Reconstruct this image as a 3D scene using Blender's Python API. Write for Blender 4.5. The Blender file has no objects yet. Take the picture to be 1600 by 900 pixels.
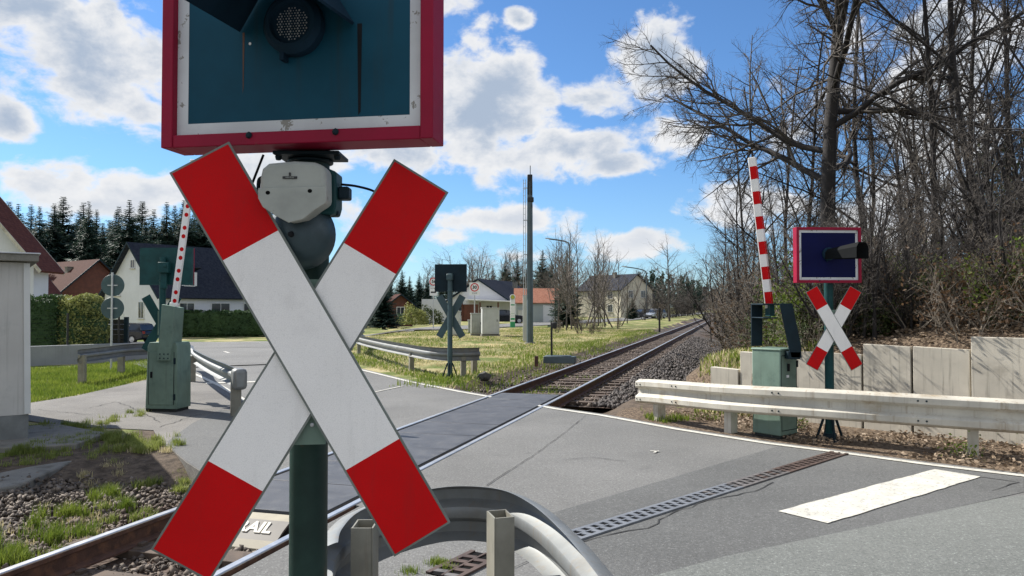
import bpy, bmesh, math, random
import numpy as np
from mathutils import Matrix, Vector
random.seed(7)
rng = np.random.default_rng(11)
R = math.radians
scene = bpy.context.scene
COL = scene.collection

# ------------------------------------------------------------------ camera
CH, FPX = 1.75, 1200.0
PITCH = math.atan(30 / FPX)
cam = bpy.data.cameras.new('camera'); cam.sensor_width = 36.0; cam.lens = 27.0
cam.clip_end = 6000; cam.clip_start = 0.05
cam_o = bpy.data.objects.new('camera', cam); COL.objects.link(cam_o)
cam_o.location = (0, 0, CH); cam_o.rotation_euler = (math.pi / 2 + PITCH, 0, 0)
scene.camera = cam_o

def ray(px, py):
    a = (px - 800) / FPX; b = (450 - py) / FPX
    return Vector((a, math.cos(PITCH) - b * math.sin(PITCH), math.sin(PITCH) + b * math.cos(PITCH)))
def G(px, py, z=0.0):            # the ground point seen at a pixel of the photograph
    d = ray(px, py); t = (z - CH) / d.z
    return Vector((d.x * t, d.y * t, z))
def D(px, py, y):                # the point at depth y seen at a pixel
    d = ray(px, py); t = y / d.y
    return Vector((d.x * t, y, CH + d.z * t))
def XD(px, y): return (px - 800) / FPX * y

# ------------------------------------------------------------------ helpers
def ss(a, b, x):
    t = np.clip((x - a) / (b - a), 0, 1); return t * t * (3 - 2 * t)

class MB:
    def __init__(s): s.v = []; s.f = []; s.mi = []; s.mats = []; s.cur = 0; s.sm = []
    def use(s, m):
        if m not in s.mats: s.mats.append(m)
        s.cur = s.mats.index(m); return s
    def add(s, vs, fs, M=None, smooth=False):
        o = len(s.v)
        for p in vs:
            p = Vector(p)
            s.v.append(tuple(M @ p) if M is not None else tuple(p))
        for f in fs:
            s.f.append(tuple(i + o for i in f)); s.mi.append(s.cur); s.sm.append(smooth)
        return s
    def box(s, c, d, M=None, rot=None):
        x, y, z = d[0] / 2, d[1] / 2, d[2] / 2
        vs = [(-x,-y,-z),(x,-y,-z),(x,y,-z),(-x,y,-z),(-x,-y,z),(x,-y,z),(x,y,z),(-x,y,z)]
        T = Matrix.Translation(c)
        if rot is not None: T = T @ rot
        if M is not None: T = M @ T
        return s.add(vs, [(0,3,2,1),(4,5,6,7),(0,1,5,4),(1,2,6,5),(2,3,7,6),(3,0,4,7)], T)
    def prism(s, pts, d0, d1, M=None):           # polygon in local xz, extruded along y from d0 to d1
        n = len(pts)
        vs = [(p[0], d0, p[1]) for p in pts] + [(p[0], d1, p[1]) for p in pts]
        fs = [tuple(range(n)), tuple(range(2*n-1, n-1, -1))] + [(i, i+n, (i+1)%n+n, (i+1)%n) for i in range(n)]
        return s.add(vs, fs, M)
    def slab(s, pts, z0, z1, M=None):            # polygon in xy (counter-clockwise), z0..z1
        n = len(pts)
        vs = [(p[0], p[1], z1) for p in pts] + [(p[0], p[1], z0) for p in pts]
        fs = [tuple(range(n)), tuple(range(2*n-1, n-1, -1))] + [(i, i+n, (i+1)%n+n, (i+1)%n) for i in range(n)]
        return s.add(vs, fs, M)
    def tube(s, path, rad, n=8, M=None, cap=True):
        path = [Vector(p) for p in path]
        if not isinstance(rad, (list, tuple)): rad = [rad] * len(path)
        vs = []; fs = []; ref = None
        for i, p in enumerate(path):
            t = (path[min(i+1, len(path)-1)] - path[max(i-1, 0)]).normalized()
            if ref is None:
                ref = Vector((1,0,0)) if abs(t.x) < .9 else Vector((0,1,0))
            a = (ref - t * ref.dot(t)).normalized(); ref = a; b = t.cross(a)
            for k in range(n):
                w = 2 * math.pi * k / n
                vs.append(p + (a * math.cos(w) + b * math.sin(w)) * rad[i])
        for i in range(len(path) - 1):
            for k in range(n):
                fs.append((i*n+k, i*n+(k+1)%n, (i+1)*n+(k+1)%n, (i+1)*n+k))
        s.add(vs, fs, M, True)
        if cap:
            o = len(s.v) - len(vs)
            s.f += [tuple(o + k for k in reversed(range(n))), tuple(o + (len(path)-1)*n + k for k in range(n))]
            s.mi += [s.cur] * 2; s.sm += [False] * 2
        return s
    def lathe(s, prof, n=24, M=None):            # (r, z) round local z
        vs = []; fs = []
        for r, z in prof:
            for k in range(n):
                w = 2 * math.pi * k / n; vs.append((r * math.cos(w), r * math.sin(w), z))
        for i in range(len(prof) - 1):
            for k in range(n):
                fs.append((i*n+k, i*n+(k+1)%n, (i+1)*n+(k+1)%n, (i+1)*n+k))
        return s.add(vs, fs, M, True)
    def disc(s, r, M, n=20): 
        return s.add([(r*math.cos(2*math.pi*k/n), r*math.sin(2*math.pi*k/n), 0) for k in range(n)], [tuple(range(n))], M)
    def quad(s, *p): return s.add(p, [tuple(range(len(p)))])
    def sweep(s, prof, path, closed=True):       # prof: (side, up) ; path of 3D points, side = right of travel
        path = [Vector(p) for p in path]; n = len(prof); vs = []; fs = []
        for i, p in enumerate(path):
            t = (path[min(i+1, len(path)-1)] - path[max(i-1, 0)]); t.z = 0; t.normalize()
            r = Vector((t.y, -t.x, 0))
            for a, b in prof: vs.append(p + r * a + Vector((0, 0, b)))
        m = n if closed else n - 1
        for i in range(len(path) - 1):
            for k in range(m):
                fs.append((i*n+k, i*n+(k+1)%n, (i+1)*n+(k+1)%n, (i+1)*n+k))
        if closed: fs += [tuple(range(n)), tuple(reversed(range((len(path)-1)*n, len(path)*n)))]
        return s.add(vs, fs)
    def mesh(s, name):
        me = bpy.data.meshes.new(name); me.from_pydata(s.v, [], s.f)
        for m in s.mats: me.materials.append(m)
        me.polygons.foreach_set('material_index', s.mi)
        me.polygons.foreach_set('use_smooth', [True] * len(s.f))
        me.update()
        bm = bmesh.new(); bm.from_mesh(me); bmesh.ops.recalc_face_normals(bm, faces=bm.faces); bm.to_mesh(me); bm.free()
        me.set_sharp_from_angle(angle=R(32))
        return me
    def build(s, name, mat=None, parent=None, bevel=0, M=None):
        if mat is not None and not s.mats: s.mats.append(mat)
        o = bpy.data.objects.new(name, s.mesh(name)); COL.objects.link(o)
        if parent is not None: o.parent = parent
        if M is not None: o.matrix_local = M
        if bevel:
            b = o.modifiers.new('bevel', 'BEVEL'); b.width = bevel; b.segments = 2; b.limit_method = 'ANGLE'; b.angle_limit = R(40)
        return o

def pieces(mb, name, mat_=None, parent=None, bevel=0, M=None):
    # one object for every separate piece collected in mb
    par = list(range(len(mb.v)))
    def find(i):
        while par[i] != i: par[i] = par[par[i]]; i = par[i]
        return i
    for f in mb.f:
        r = find(f[0])
        for i in f[1:]: par[find(i)] = r
    groups = {}
    for k, f in enumerate(mb.f): groups.setdefault(find(f[0]), []).append(k)
    out = []
    for fs in groups.values():
        q = MB(); ids = sorted({i for k in fs for i in mb.f[k]}); mp_ = {i: n for n, i in enumerate(ids)}
        used = sorted({mb.mi[k] for k in fs}) if mb.mats else [0]
        q.mats = [mb.mats[u] for u in used] if mb.mats else ([mat_] if mat_ else [])
        q.v = [mb.v[i] for i in ids]; q.f = [tuple(mp_[i] for i in mb.f[k]) for k in fs]; q.mi = [used.index(mb.mi[k]) if mb.mats else 0 for k in fs]; q.sm = [mb.sm[k] for k in fs]
        out.append(q.build(name, None, parent, bevel, M))
    return out
def tag(o, label=None, cat=None, group=None, kind=None):
    if label: o['label'] = label
    if cat: o['category'] = cat
    if group: o['group'] = group
    if kind: o['kind'] = kind
    return o
def thing(name, label, cat, loc=(0,0,0), rz=0, group=None):
    o = bpy.data.objects.new(name, None); o.empty_display_size = .2; COL.objects.link(o)
    o.location = loc; o.rotation_euler = (0, 0, rz)
    return tag(o, label, cat, group)
def npmesh(name, verts, faces, mat, parent=None):
    me = bpy.data.meshes.new(name)
    verts = np.asarray(verts, np.float32); faces = np.asarray(faces, np.int32)
    k = faces.shape[1]
    me.vertices.add(len(verts)); me.vertices.foreach_set('co', verts.ravel())
    me.loops.add(faces.size); me.loops.foreach_set('vertex_index', faces.ravel())
    me.polygons.add(len(faces))
    me.polygons.foreach_set('loop_start', np.arange(0, faces.size, k, dtype=np.int32))
    me.polygons.foreach_set('loop_total', np.full(len(faces), k, np.int32))
    me.update(calc_edges=True); me.validate()
    me.materials.append(mat)
    o = bpy.data.objects.new(name, me); COL.objects.link(o)
    if parent is not None: o.parent = parent
    return o
def dup(root, loc, rz=0, sc=1, label=None, group=None):
    r = root.copy(); COL.objects.link(r); r.location = loc; r.rotation_euler = (0, 0, rz); r.scale = (sc,)*3 if not isinstance(sc, tuple) else sc
    if label: r['label'] = label
    if group: r['group'] = group
    for ch in list(root.children):
        c = ch.copy(); COL.objects.link(c); c.parent = r
        for g in ch.children:
            d = g.copy(); COL.objects.link(d); d.parent = c
    return r
def text_into(mb, txt, size, M, mat, ext=.001, align='CENTER', bold=.0):
    cu = bpy.data.curves.new('lettering', 'FONT'); cu.body = txt; cu.size = size; cu.align_x = align; cu.align_y = 'CENTER'
    cu.extrude = ext; cu.offset = bold; cu.resolution_u = 3
    ob = bpy.data.objects.new('lettering', cu); COL.objects.link(ob)
    dg = bpy.context.evaluated_depsgraph_get(); dg.update()
    me = bpy.data.meshes.new_from_object(ob.evaluated_get(dg))
    mb.use(mat).add([v.co for v in me.vertices], [tuple(p.vertices) for p in me.polygons], M)
    bpy.data.objects.remove(ob); bpy.data.curves.remove(cu); bpy.data.meshes.remove(me)
def FACE(x, y, z):  # text/disc frame: local xy -> world xz, facing -Y
    return Matrix.Translation((x, y, z)) @ Matrix.Rotation(math.pi/2, 4, 'X')
RX = lambda a: Matrix.Rotation(a, 4, 'X')
RY = lambda a: Matrix.Rotation(a, 4, 'Y')
RZ = lambda a: Matrix.Rotation(a, 4, 'Z')
TR = lambda *a: Matrix.Translation(a)

# ------------------------------------------------------------------ materials
class NT:
    def __init__(s, nt): s.nt = nt; s.n = nt.nodes; s.l = nt.links
    def node(s, typ, **kw):
        n = s.n.new(typ)
        for k, v in kw.items(): setattr(n, k, v)
        return n
    def inp(s, sock, v):
        if isinstance(v, bpy.types.NodeSocket): s.l.new(v, sock)
        elif v is not None: sock.default_value = v
    def math(s, op, a, b=None, c=None, clamp=False):
        n = s.node('ShaderNodeMath', operation=op, use_clamp=clamp)
        for i, v in enumerate((a, b, c)): 
            if v is not None: s.inp(n.inputs[i], v)
        return n.outputs[0]
    def noise(s, vec, scale, detail=4, rough=.55, dist=0):
        n = s.node('ShaderNodeTexNoise'); s.inp(n.inputs['Vector'], vec)
        n.inputs['Scale'].default_value = scale; n.inputs['Detail'].default_value = detail
        n.inputs['Roughness'].default_value = rough; n.inputs['Distortion'].default_value = dist
        return n.outputs['Fac']
    def ramp(s, v, a, b, smooth=True):
        n = s.node('ShaderNodeMapRange', interpolation_type='SMOOTHSTEP' if smooth else 'LINEAR')
        s.inp(n.inputs[0], v); n.inputs[1].default_value = a; n.inputs[2].default_value = b
        return n.outputs[0]
    def mix(s, f, a, b, blend='MIX'):
        n = s.node('ShaderNodeMix', data_type='RGBA', blend_type=blend)
        s.inp(n.inputs[0], f)
        for i, v in ((6, a), (7, b)):
            s.inp(n.inputs[i], tuple(v) + (1,) if isinstance(v, (tuple, list)) and len(v) == 3 else v)
        return n.outputs[2]
    def bump(s, h, strength=.3, dist=.01):
        n = s.node('ShaderNodeBump'); n.inputs['Strength'].default_value = strength; n.inputs['Distance'].default_value = dist
        s.inp(n.inputs['Height'], h); return n.outputs[0]
def newmat(name):
    m = bpy.data.materials.new(name); m.use_nodes = True
    t = NT(m.node_tree); b = t.n['Principled BSDF']
    co = t.node('ShaderNodeTexCoord').outputs['Object']
    return m, t, b, co
def mul(c, k): return tuple(min(1, x * k) for x in c)
MATS = {}
def mat(name, col, rough=.6, var=.18, scale=3.0, metal=0, bump=0, bscale=60, col2=None, s2=2.0, th=(.55, .68), spec=.5, streak=None, fine=0, fscale=250):
    m, t, b, co = newmat(name)
    n1 = t.noise(co, scale, 6, .6)
    c = t.mix(t.ramp(n1, .3, .7), mul(col, 1 - var), mul(col, 1 + var))
    if fine:
        n2 = t.noise(co, fscale, 2, .7)
        c = t.mix(t.ramp(n2, .3, .7), mul(col, 1 - fine), c if not fine else c)
    if col2:
        c = t.mix(t.ramp(t.noise(co, s2, 8, .65), *th), c, col2)
    if streak:
        mp = t.node('ShaderNodeMapping'); t.inp(mp.inputs[0], co); mp.inputs['Scale'].default_value = (14, 14, .7)
        c = t.mix(t.math('MULTIPLY', t.ramp(t.noise(mp.outputs[0], 1.6, 5, .6), .52, .75), streak[1]), c, streak[0])
    t.inp(b.inputs['Base Color'], c)
    t.inp(b.inputs['Roughness'], t.math('ADD', rough - .08, t.math('MULTIPLY', n1, .16), clamp=True))
    b.inputs['Metallic'].default_value = metal
    b.inputs['Specular IOR Level'].default_value = spec
    if bump: t.inp(b.inputs['Normal'], t.bump(t.noise(co, bscale, 5, .6), bump, .01))
    MATS[name] = m
    return m
def sheeting(m, dirt):
    t = NT(m.node_tree); b = t.n['Principled BSDF']; co = t.node('ShaderNodeTexCoord').outputs['Object']
    src = b.inputs['Base Color'].links[0].from_socket
    vo = t.node('ShaderNodeTexVoronoi', feature='DISTANCE_TO_EDGE'); t.inp(vo.inputs['Vector'], co); vo.inputs['Scale'].default_value = 190
    c = t.mix(t.ramp(vo.outputs['Distance'], .10, .02), src, mul(dirt, 1.0)); 
    c = t.mix(.22, src, c)
    mp = t.node('ShaderNodeMapping'); t.inp(mp.inputs[0], co); mp.inputs['Scale'].default_value = (9, 9, 1.1); mp.inputs['Rotation'].default_value = (0, .2, 0)
    c = t.mix(t.math('MULTIPLY', t.ramp(t.noise(mp.outputs[0], 2.2, 6, .7), .50, .80), .30), c, dirt)
    c = t.mix(t.math('MULTIPLY', t.ramp(t.noise(co, 60, 3, .8), .70, .78), .45), c, dirt)
    mp2 = t.node('ShaderNodeMapping'); t.inp(mp2.inputs[0], co); mp2.inputs['Scale'].default_value = (3, 3, 60); mp2.inputs['Rotation'].default_value = (0, .7, 0)
    c = t.mix(t.math('MULTIPLY', t.ramp(t.noise(mp2.outputs[0], 2.0, 3, .5), .70, .74), .25), c, dirt)
    t.inp(b.inputs['Base Color'], c)
def leafmat(name, a, bcol, trans=.35, rough=.6):
    m, t, b, co = newmat(name)
    g = t.node('ShaderNodeNewGeometry')
    n1 = t.ramp(t.noise(co, .9, 3, .6), .35, .65)
    f = t.math('MULTIPLY_ADD', g.outputs['Random Per Island'], .6, t.math('MULTIPLY', n1, .4))
    c = t.mix(f, a, bcol)
    t.inp(b.inputs['Base Color'], c); b.inputs['Roughness'].default_value = rough
    b.inputs['Specular IOR Level'].default_value = .25
    tr = t.node('ShaderNodeBsdfTranslucent'); t.inp(tr.inputs[0], c)
    mx = t.node('ShaderNodeMixShader'); mx.inputs[0].default_value = trans
    t.l.new(b.outputs[0], mx.inputs[1]); t.l.new(tr.outputs[0], mx.inputs[2])
    t.l.new(mx.outputs[0], t.n['Material Output'].inputs[0])
    MATS[name] = m; return m

m_post   = mat('dark_green_paint', (.014, .036, .029), .5, .25, 6, spec=.25, col2=(.06,.05,.03), s2=9, th=(.62,.75))
m_green  = mat('signal_green_paint', (.012, .058, .06), .5, .2, 5, spec=.2, col2=(.012,.04,.04), s2=7, th=(.55,.8))
m_ped    = mat('cabinet_green_paint', (.165, .235, .19), .6, .12, 3, spec=.15, col2=(.11,.165,.135), s2=4, th=(.5,.75), streak=((.10,.11,.08), .45))
m_dark   = mat('dark_machine_green', (.006, .018, .026), .55, .2, 6, spec=.2)
m_red    = mat('red_reflective_sheet', (.58, .003, .005), .5, .06, 4, spec=.12)
m_white  = mat('white_reflective_sheet', (.90, .875, .84), .45, .03, 4, col2=(.80,.775,.745), s2=3, th=(.58,.72), spec=.3)
sheeting(m_red, (.30, .02, .02)); sheeting(m_white, (.50, .48, .45))
m_redframe = mat('red_frame_paint', (.27, .003, .03), .55, .12, 4, col2=(.2,.02,.03), s2=16, th=(.66,.72), spec=.25)
m_wborder = mat('flaking_white_paint', (.60, .62, .63), .55, .1, 5, col2=(.26,.25,.22), s2=20, th=(.585,.605))
m_blue   = mat('blue_green_panel', (.005, .058, .095), .5, .2, 2.2, streak=((.03,.035,.03), .4), spec=.15)
m_navy   = mat('navy_panel', (.003, .005, .048), .55, .15, 3, spec=.12)
m_black  = mat('matt_black', (.006, .007, .009), .65, .2, 8, spec=.2)
m_hood   = mat('hood_dark_blue', (.008, .028, .05), .75, .2, 6, spec=.15)
m_hoodk  = mat('hood_black', (.006, .007, .008), .8, .2, 6, spec=.12)
m_cream  = mat('weathered_cream_paint', (.34, .355, .32), .6, .14, 7, col2=(.16,.155,.13), s2=28, th=(.64,.72))
m_bell   = mat('bell_blue_grey', (.032, .055, .064), .45, .25, 8, metal=.2, col2=(.08,.11,.12), s2=6, th=(.5,.8))
m_alu    = mat('board_edge_grey', (.16, .18, .16), .5, .2, 9)
m_galv   = mat('galvanised_steel', (.20, .21, .21), .5, .14, 3.5, metal=.25, col2=(.17,.165,.15), s2=3, th=(.5,.75), streak=((.22,.17,.11), .5), bump=.05, bscale=25)
m_galvw  = mat('pale_dirty_guardrail', (.50, .47, .40), .6, .14, 2.5, metal=.0, col2=(.34,.27,.18), s2=2.2, th=(.52,.72), streak=((.25,.18,.11), .6))
m_postst = mat('zinc_post', (.23, .22, .18), .55, .2, 5, metal=.1, streak=((.16,.12,.08), .6))
m_rail   = mat('polished_rail_head', (.66, .64, .61), .36, .08, 6, metal=.8)
m_rust   = mat('rusty_rail', (.085, .042, .028), .75, .3, 8, col2=(.16,.075,.04), s2=10, th=(.45,.7), bump=.2, bscale=60)
m_sleep  = mat('sleeper_weathered', (.095, .068, .05), .85, .25, 6, col2=(.05,.036,.028), s2=5, bump=.4, bscale=50)
m_conc   = mat('concrete_wall', (.52, .48, .40), .85, .12, 1.6, col2=(.33,.30,.245), s2=1.9, th=(.5,.72), bump=.12, bscale=90, streak=((.15,.14,.11), .55))
m_conc2  = mat('old_concrete', (.22, .21, .185), .9, .2, 2.5, col2=(.11,.105,.085), s2=4, th=(.5,.7), bump=.4, bscale=40, fine=.25, fscale=120)
m_hut    = mat('hut_render', (.50, .49, .47), .85, .08, 1.2, col2=(.28,.29,.28), s2=1.5, th=(.52,.75), bump=.15, bscale=150, streak=((.25,.25,.23), .35))
m_plinth = mat('hut_plinth', (.17, .18, .18), .9, .2, 4, bump=.3, bscale=60)
m_wall_l = mat('low_wall_render', (.27, .28, .29), .85, .1, 1.5, bump=.1, bscale=80, streak=((.15,.15,.15), .4))
m_paint  = mat('road_paint', (.56, .54, .475), .65, .10, 5, col2=(.24,.235,.22), s2=30, th=(.56,.64), bump=.2, bscale=120)
m_rubber = mat('crossing_panel_rubber', (.068, .070, .076), .55, .22, 3, col2=(.105,.105,.105), s2=5, th=(.5,.75), bump=.25, bscale=160)
m_wedge  = mat('crossing_wedge', (.33, .295, .215), .6, .12, 5)
m_wedge2 = mat('crossing_wedge_band', (.15, .135, .115), .6, .2, 5)
m_letter = mat('pale_lettering', (.60, .57, .49), .6, .1, 8)
m_grate  = mat('drain_iron', (.19, .20, .215), .55, .15, 6, metal=.3)
m_grate3 = mat('drain_half_rusty', (.115, .105, .10), .65, .35, 9)
m_grate2 = mat('drain_rusty', (.07, .045, .035), .7, .3, 6)
m_void   = mat('drain_shadow', (.006, .006, .006), .95, .1, 5, spec=.1)
m_crack  = mat('tar_crack', (.03, .03, .03), .9, .2, 8)
m_bark   = mat('dark_bark', (.026, .022, .021), .9, .3, 5, col2=(.055,.05,.043), s2=6, th=(.55,.75), bump=.6, bscale=25)
m_twig   = mat('bare_twigs', (.072, .062, .054), .85, .35, 1.2)
m_twigl  = mat('pale_twigs', (.225, .19, .15), .85, .35, 1.2)
m_birch  = mat('pale_birch_twigs', (.20, .17, .145), .85, .3, .8)
m_needle = leafmat('spruce_needles', (.018, .042, .034), (.050, .085, .056), .25)
m_hedge  = leafmat('hedge_leaves', (.02, .05, .02), (.06, .11, .035), .2)
m_hedgey = leafmat('thuja_sprays', (.12, .15, .04), (.42, .42, .15), .3)
m_gleaf  = leafmat('spring_leaves', (.06, .11, .015), (.17, .21, .035), .4)
m_bleaf  = leafmat('dead_leaves', (.060, .034, .018), (.17, .105, .058), .3)
m_ivy    = leafmat('ivy_leaves', (.025, .045, .015), (.09, .11, .035), .2)
m_litter = leafmat('leaf_litter', (.10, .065, .04), (.40, .31, .22), .1)
m_grass  = leafmat('grass_blades', (.075, .135, .014), (.25, .30, .05), .4)
m_weed   = leafmat('pale_weeds', (.11, .16, .025), (.34, .37, .11), .4)
m_straw  = leafmat('dry_grass_blades', (.38, .32, .155), (.68, .60, .36), .4)
m_stone  = None
m_wwall  = mat('white_render', (.66, .67, .70), .85, .05, .7, bump=.08, bscale=60, streak=((.45,.45,.45), .25))
m_cwall  = mat('cream_render', (.56, .52, .42), .85, .06, .7, streak=((.40,.37,.30), .3))
m_gwall  = mat('grey_green_wall', (.32, .36, .35), .85, .06, .7)
m_wood   = mat('brown_boards', (.105, .035, .022), .75, .2, 3)
m_frame  = mat('window_frame', (.65, .65, .64), .5, .05, 4)
m_alum   = mat('bright_metal', (.5, .51, .52), .4, .1, 5, metal=.5)
m_signw  = mat('sign_white', (.78, .78, .78), .45, .03, 5)
m_signr  = mat('sign_red', (.55, .012, .018), .45, .05, 5)
m_signk  = mat('sign_black', (.015, .015, .015), .5, .05, 5)
m_signb  = mat('sign_back', (.045, .085, .095), .55, .15, 5)
m_signy  = mat('stop_sign_yellow', (.72, .56, .03), .5, .05, 5)
m_signg  = mat('stop_sign_green', (.035, .30, .13), .5, .05, 5)
m_cab    = mat('cabinet_grey', (.47, .48, .46), .6, .07, 2.5, streak=((.30,.30,.27), .4))
m_cabd   = mat('cabinet_dirty', (.30, .31, .28), .7, .12, 3, streak=((.16,.16,.13), .6))
m_mast   = mat('mast_steel', (.085, .115, .13), .5, .12, 3, metal=.3)
m_door   = mat('door_pale', (.60, .61, .60), .6, .05, 2)
m_tyre   = mat('tyre', (.012, .012, .012), .8, .1, 8)
m_carblk = mat('car_dark_blue', (.008, .011, .02), .2, .1, 3)
m_carsil = mat('car_silver', (.42, .45, .49), .25, .08, 3, metal=.4)
m_lens   = mat('lamp_lens_red', (.25, .008, .008), .25, .05, 5)
m_lensw  = mat('lamp_lens_clear', (.34, .36, .38), .2, .05, 5)
m_rock   = mat('dark_rock', (.07, .065, .06), .9, .3, 6, bump=.5, bscale=30)
m_lichen = mat('pedestal_foot', (.02,.022,.02), .8, .2, 6)
def glassmat():
    m, t, b, co = newmat('window_glass')
    t.inp(b.inputs['Base Color'], t.mix(t.noise(co, 1.3, 2), (.012,.017,.024), (.05,.06,.075)))
    b.inputs['Roughness'].default_value = .06; b.inputs['Specular IOR Level'].default_value = .7
    return m
m_glass = glassmat()
def tilemat(name, col, col2, rows=18.0):
    m, t, b, co = newmat(name)
    w = t.node('ShaderNodeTexWave', wave_type='BANDS', bands_direction='Z', wave_profile='SAW'); t.inp(w.inputs[0], co)
    w.inputs['Scale'].default_value = rows / 6.283; w.inputs['Distortion'].default_value = .4; w.inputs['Detail'].default_value = 1
    c = t.mix(t.ramp(t.noise(co, 5, 5, .7), .35, .65), col, col2)
    c = t.mix(t.math('MULTIPLY', t.ramp(w.outputs[1], .75, 1.0), .55), c, mul(col, .45))
    t.inp(b.inputs['Base Color'], c); b.inputs['Roughness'].default_value = .85; b.inputs['Specular IOR Level'].default_value = .12
    t.inp(b.inputs['Normal'], t.bump(w.outputs[1], .5, .03))
    return m
m_tred  = tilemat('red_roof_tiles', (.085, .028, .022), (.13, .045, .034))
m_tbrn  = tilemat('brown_roof_tiles', (.05, .017, .011), (.078, .029, .02))
m_tblk  = tilemat('dark_roof_tiles', (.018, .022, .035), (.035, .04, .055))
m_torg  = tilemat('orange_roof_tiles', (.30, .13, .085), (.40, .19, .13))
def asphaltmat(name, dark, light, stain=(.06,.06,.06)):
    m, t, b, co = newmat(name)
    big = t.ramp(t.noise(co, .35, 5, .6), .35, .65)
    c = t.mix(big, dark, light)
    sp = t.noise(co, 58, 4, .8)
    c = t.mix(t.ramp(sp, .545, .68), c, mul(light, 1.95))
    c = t.mix(t.ramp(sp, .45, .32), c, mul(dark, .42))
    c = t.mix(t.math('MULTIPLY', t.ramp(t.noise(co, 1.7, 6, .7, .6), .58, .72), .55), c, stain)
    c = t.mix(t.math('MULTIPLY', t.ramp(t.noise(co, 14, 4, .7), .58, .72), .45), c, mul(light, 1.3))
    c = t.mix(t.math('MULTIPLY', t.ramp(t.noise(co, 28, 5, .8), .55, .30), .35), c, mul(dark, .7))
    t.inp(b.inputs['Base Color'], c); b.inputs['Roughness'].default_value = .82
    b.inputs['Specular IOR Level'].default_value = .35
    t.inp(b.inputs['Normal'], t.bump(t.noise(co, 130, 3, .7), .7, .008))
    return m
m_asph  = asphaltmat('asphalt', (.135, .134, .128), (.178, .176, .168), (.10,.099,.094))
m_asph2 = asphaltmat('asphalt_darker', (.100, .101, .098), (.130, .131, .127), (.08,.08,.078))
m_asph3 = asphaltmat('asphalt_greenish', (.145, .152, .142), (.180, .187, .174), (.12,.125,.118))
m_apron = asphaltmat('old_path_asphalt', (.115, .108, .098), (.20, .188, .17), (.075,.068,.06))
def stonemat():
    m, t, b, co = newmat('ballast_stone')
    g = t.node('ShaderNodeNewGeometry')
    c = t.mix(g.outputs['Random Per Island'], (.045, .035, .029), (.23, .19, .155))
    c = t.mix(t.ramp(t.noise(co, .5, 3), .5, .7), c, (.10, .065, .048))
    t.inp(b.inputs['Base Color'], c); b.inputs['Roughness'].default_value = .85
    return m
m_stone = stonemat()
def stonedark():
    m, t, b, co = newmat('dark_ballast_stone')
    g = t.node('ShaderNodeNewGeometry')
    t.inp(b.inputs['Base Color'], t.mix(g.outputs['Random Per Island'], (.024, .020, .019), (.125, .108, .098)))
    b.inputs['Roughness'].default_value = .8
    return m
m_stoned = stonedark()
# ------------------------------------------------------------------ track frame and terrain
TS = math.atan(.2905); TU = np.array([math.sin(TS), math.cos(TS)]); TV = np.array([math.cos(TS), -math.sin(TS)])
TO = np.array([-4.12, 0.0])
def uv(x, y):
    dx = np.asarray(x) - TO[0]; dy = np.asarray(y) - TO[1]
    return dx * TU[0] + dy * TU[1], dx * TV[0] + dy * TV[1]
def tw(u, v, z=0.0): return Vector((TO[0] + u*TU[0] + v*TV[0], TO[1] + u*TU[1] + v*TV[1], z))
def gz(x, y):
    x = np.asarray(x, float); y = np.asarray(y, float)
    u, v = uv(x, y); a = np.abs(v)
    z = -.85 * ss(25, 50, y) * ss(-7, -15, x)
    tr = 1 - ss(1.35, 2.2, a)
    nearleft = ss(9.0, 7.2, u) * (1 - ss(2.2, 3.9, -v)) * (v < 0)
    tr = np.maximum(tr, nearleft)
    z = z - .34 * tr
    far = ss(16.5, 19, u)
    rd = ss(1.0, 1.9, v) * (1 - ss(3.2, 4.6, v)) * far
    z = z - .80 * rd
    bm_ = ss(0, 3, x + 7.9 + (y - 23) * .5 - 4.5) * (1 - ss(44, 50, y))
    z = z + bm_ * far * (.05 * np.sin(x * .9 + y * .4) + .04 * np.sin(x * 2.1 - y * 1.3)) * ss(2.4, 5, -v)
    return z

def grid_axis(a, b, step, lo, hi):
    c = list(np.arange(a, b + 1e-6, step)); s = step; t = b
    while t < hi: s *= 1.18; t += s; c.append(t)
    s = step; t = a; d = []
    while t > lo: s *= 1.18; t -= s; d.append(t)
    return np.array(d[::-1] + c)
gx = grid_axis(-16, 14, .3, -1800, 1800); gy = grid_axis(-4, 46, .3, -1200, 3500)
X, Y = np.meshgrid(gx, gy); Z = gz(X, Y) - .012
nx, ny = len(gx), len(gy)
idx = np.arange(nx * ny).reshape(ny, nx)
F = np.stack([idx[:-1, :-1], idx[:-1, 1:], idx[1:, 1:], idx[1:, :-1]], -1).reshape(-1, 4)
m, t, b, co = newmat('earth_and_turf')
at = t.node('ShaderNodeAttribute', attribute_name='cover'); sep = t.node('ShaderNodeSeparateColor'); t.inp(sep.inputs[0], at.outputs['Color'])
n1 = t.ramp(t.noise(co, .8, 6, .65), .35, .65); n2 = t.ramp(t.noise(co, 9, 6, .7), .3, .7)
gr = t.mix(n2, (.06, .10, .016), (.16, .185, .045))
gr = t.mix(t.ramp(t.noise(co, .45, 5, .6), .43, .62), gr, t.mix(n2, (.30, .25, .12), (.50, .43, .24)))
soil = t.mix(n2, (.05, .038, .028), (.15, .115, .085))
lit = t.mix(t.ramp(t.noise(co, 26, 4, .7), .4, .65), (.055, .038, .026), (.24, .18, .125))
c = t.mix(t.ramp(t.math('ADD', sep.outputs[1], t.math('MULTIPLY', t.math('SUBTRACT', n2, .5), .5)), .35, .65), gr, soil)
c = t.mix(t.ramp(t.math('ADD', sep.outputs[2], t.math('MULTIPLY', t.math('SUBTRACT', n2, .5), .5)), .35, .65), c, lit)
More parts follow.
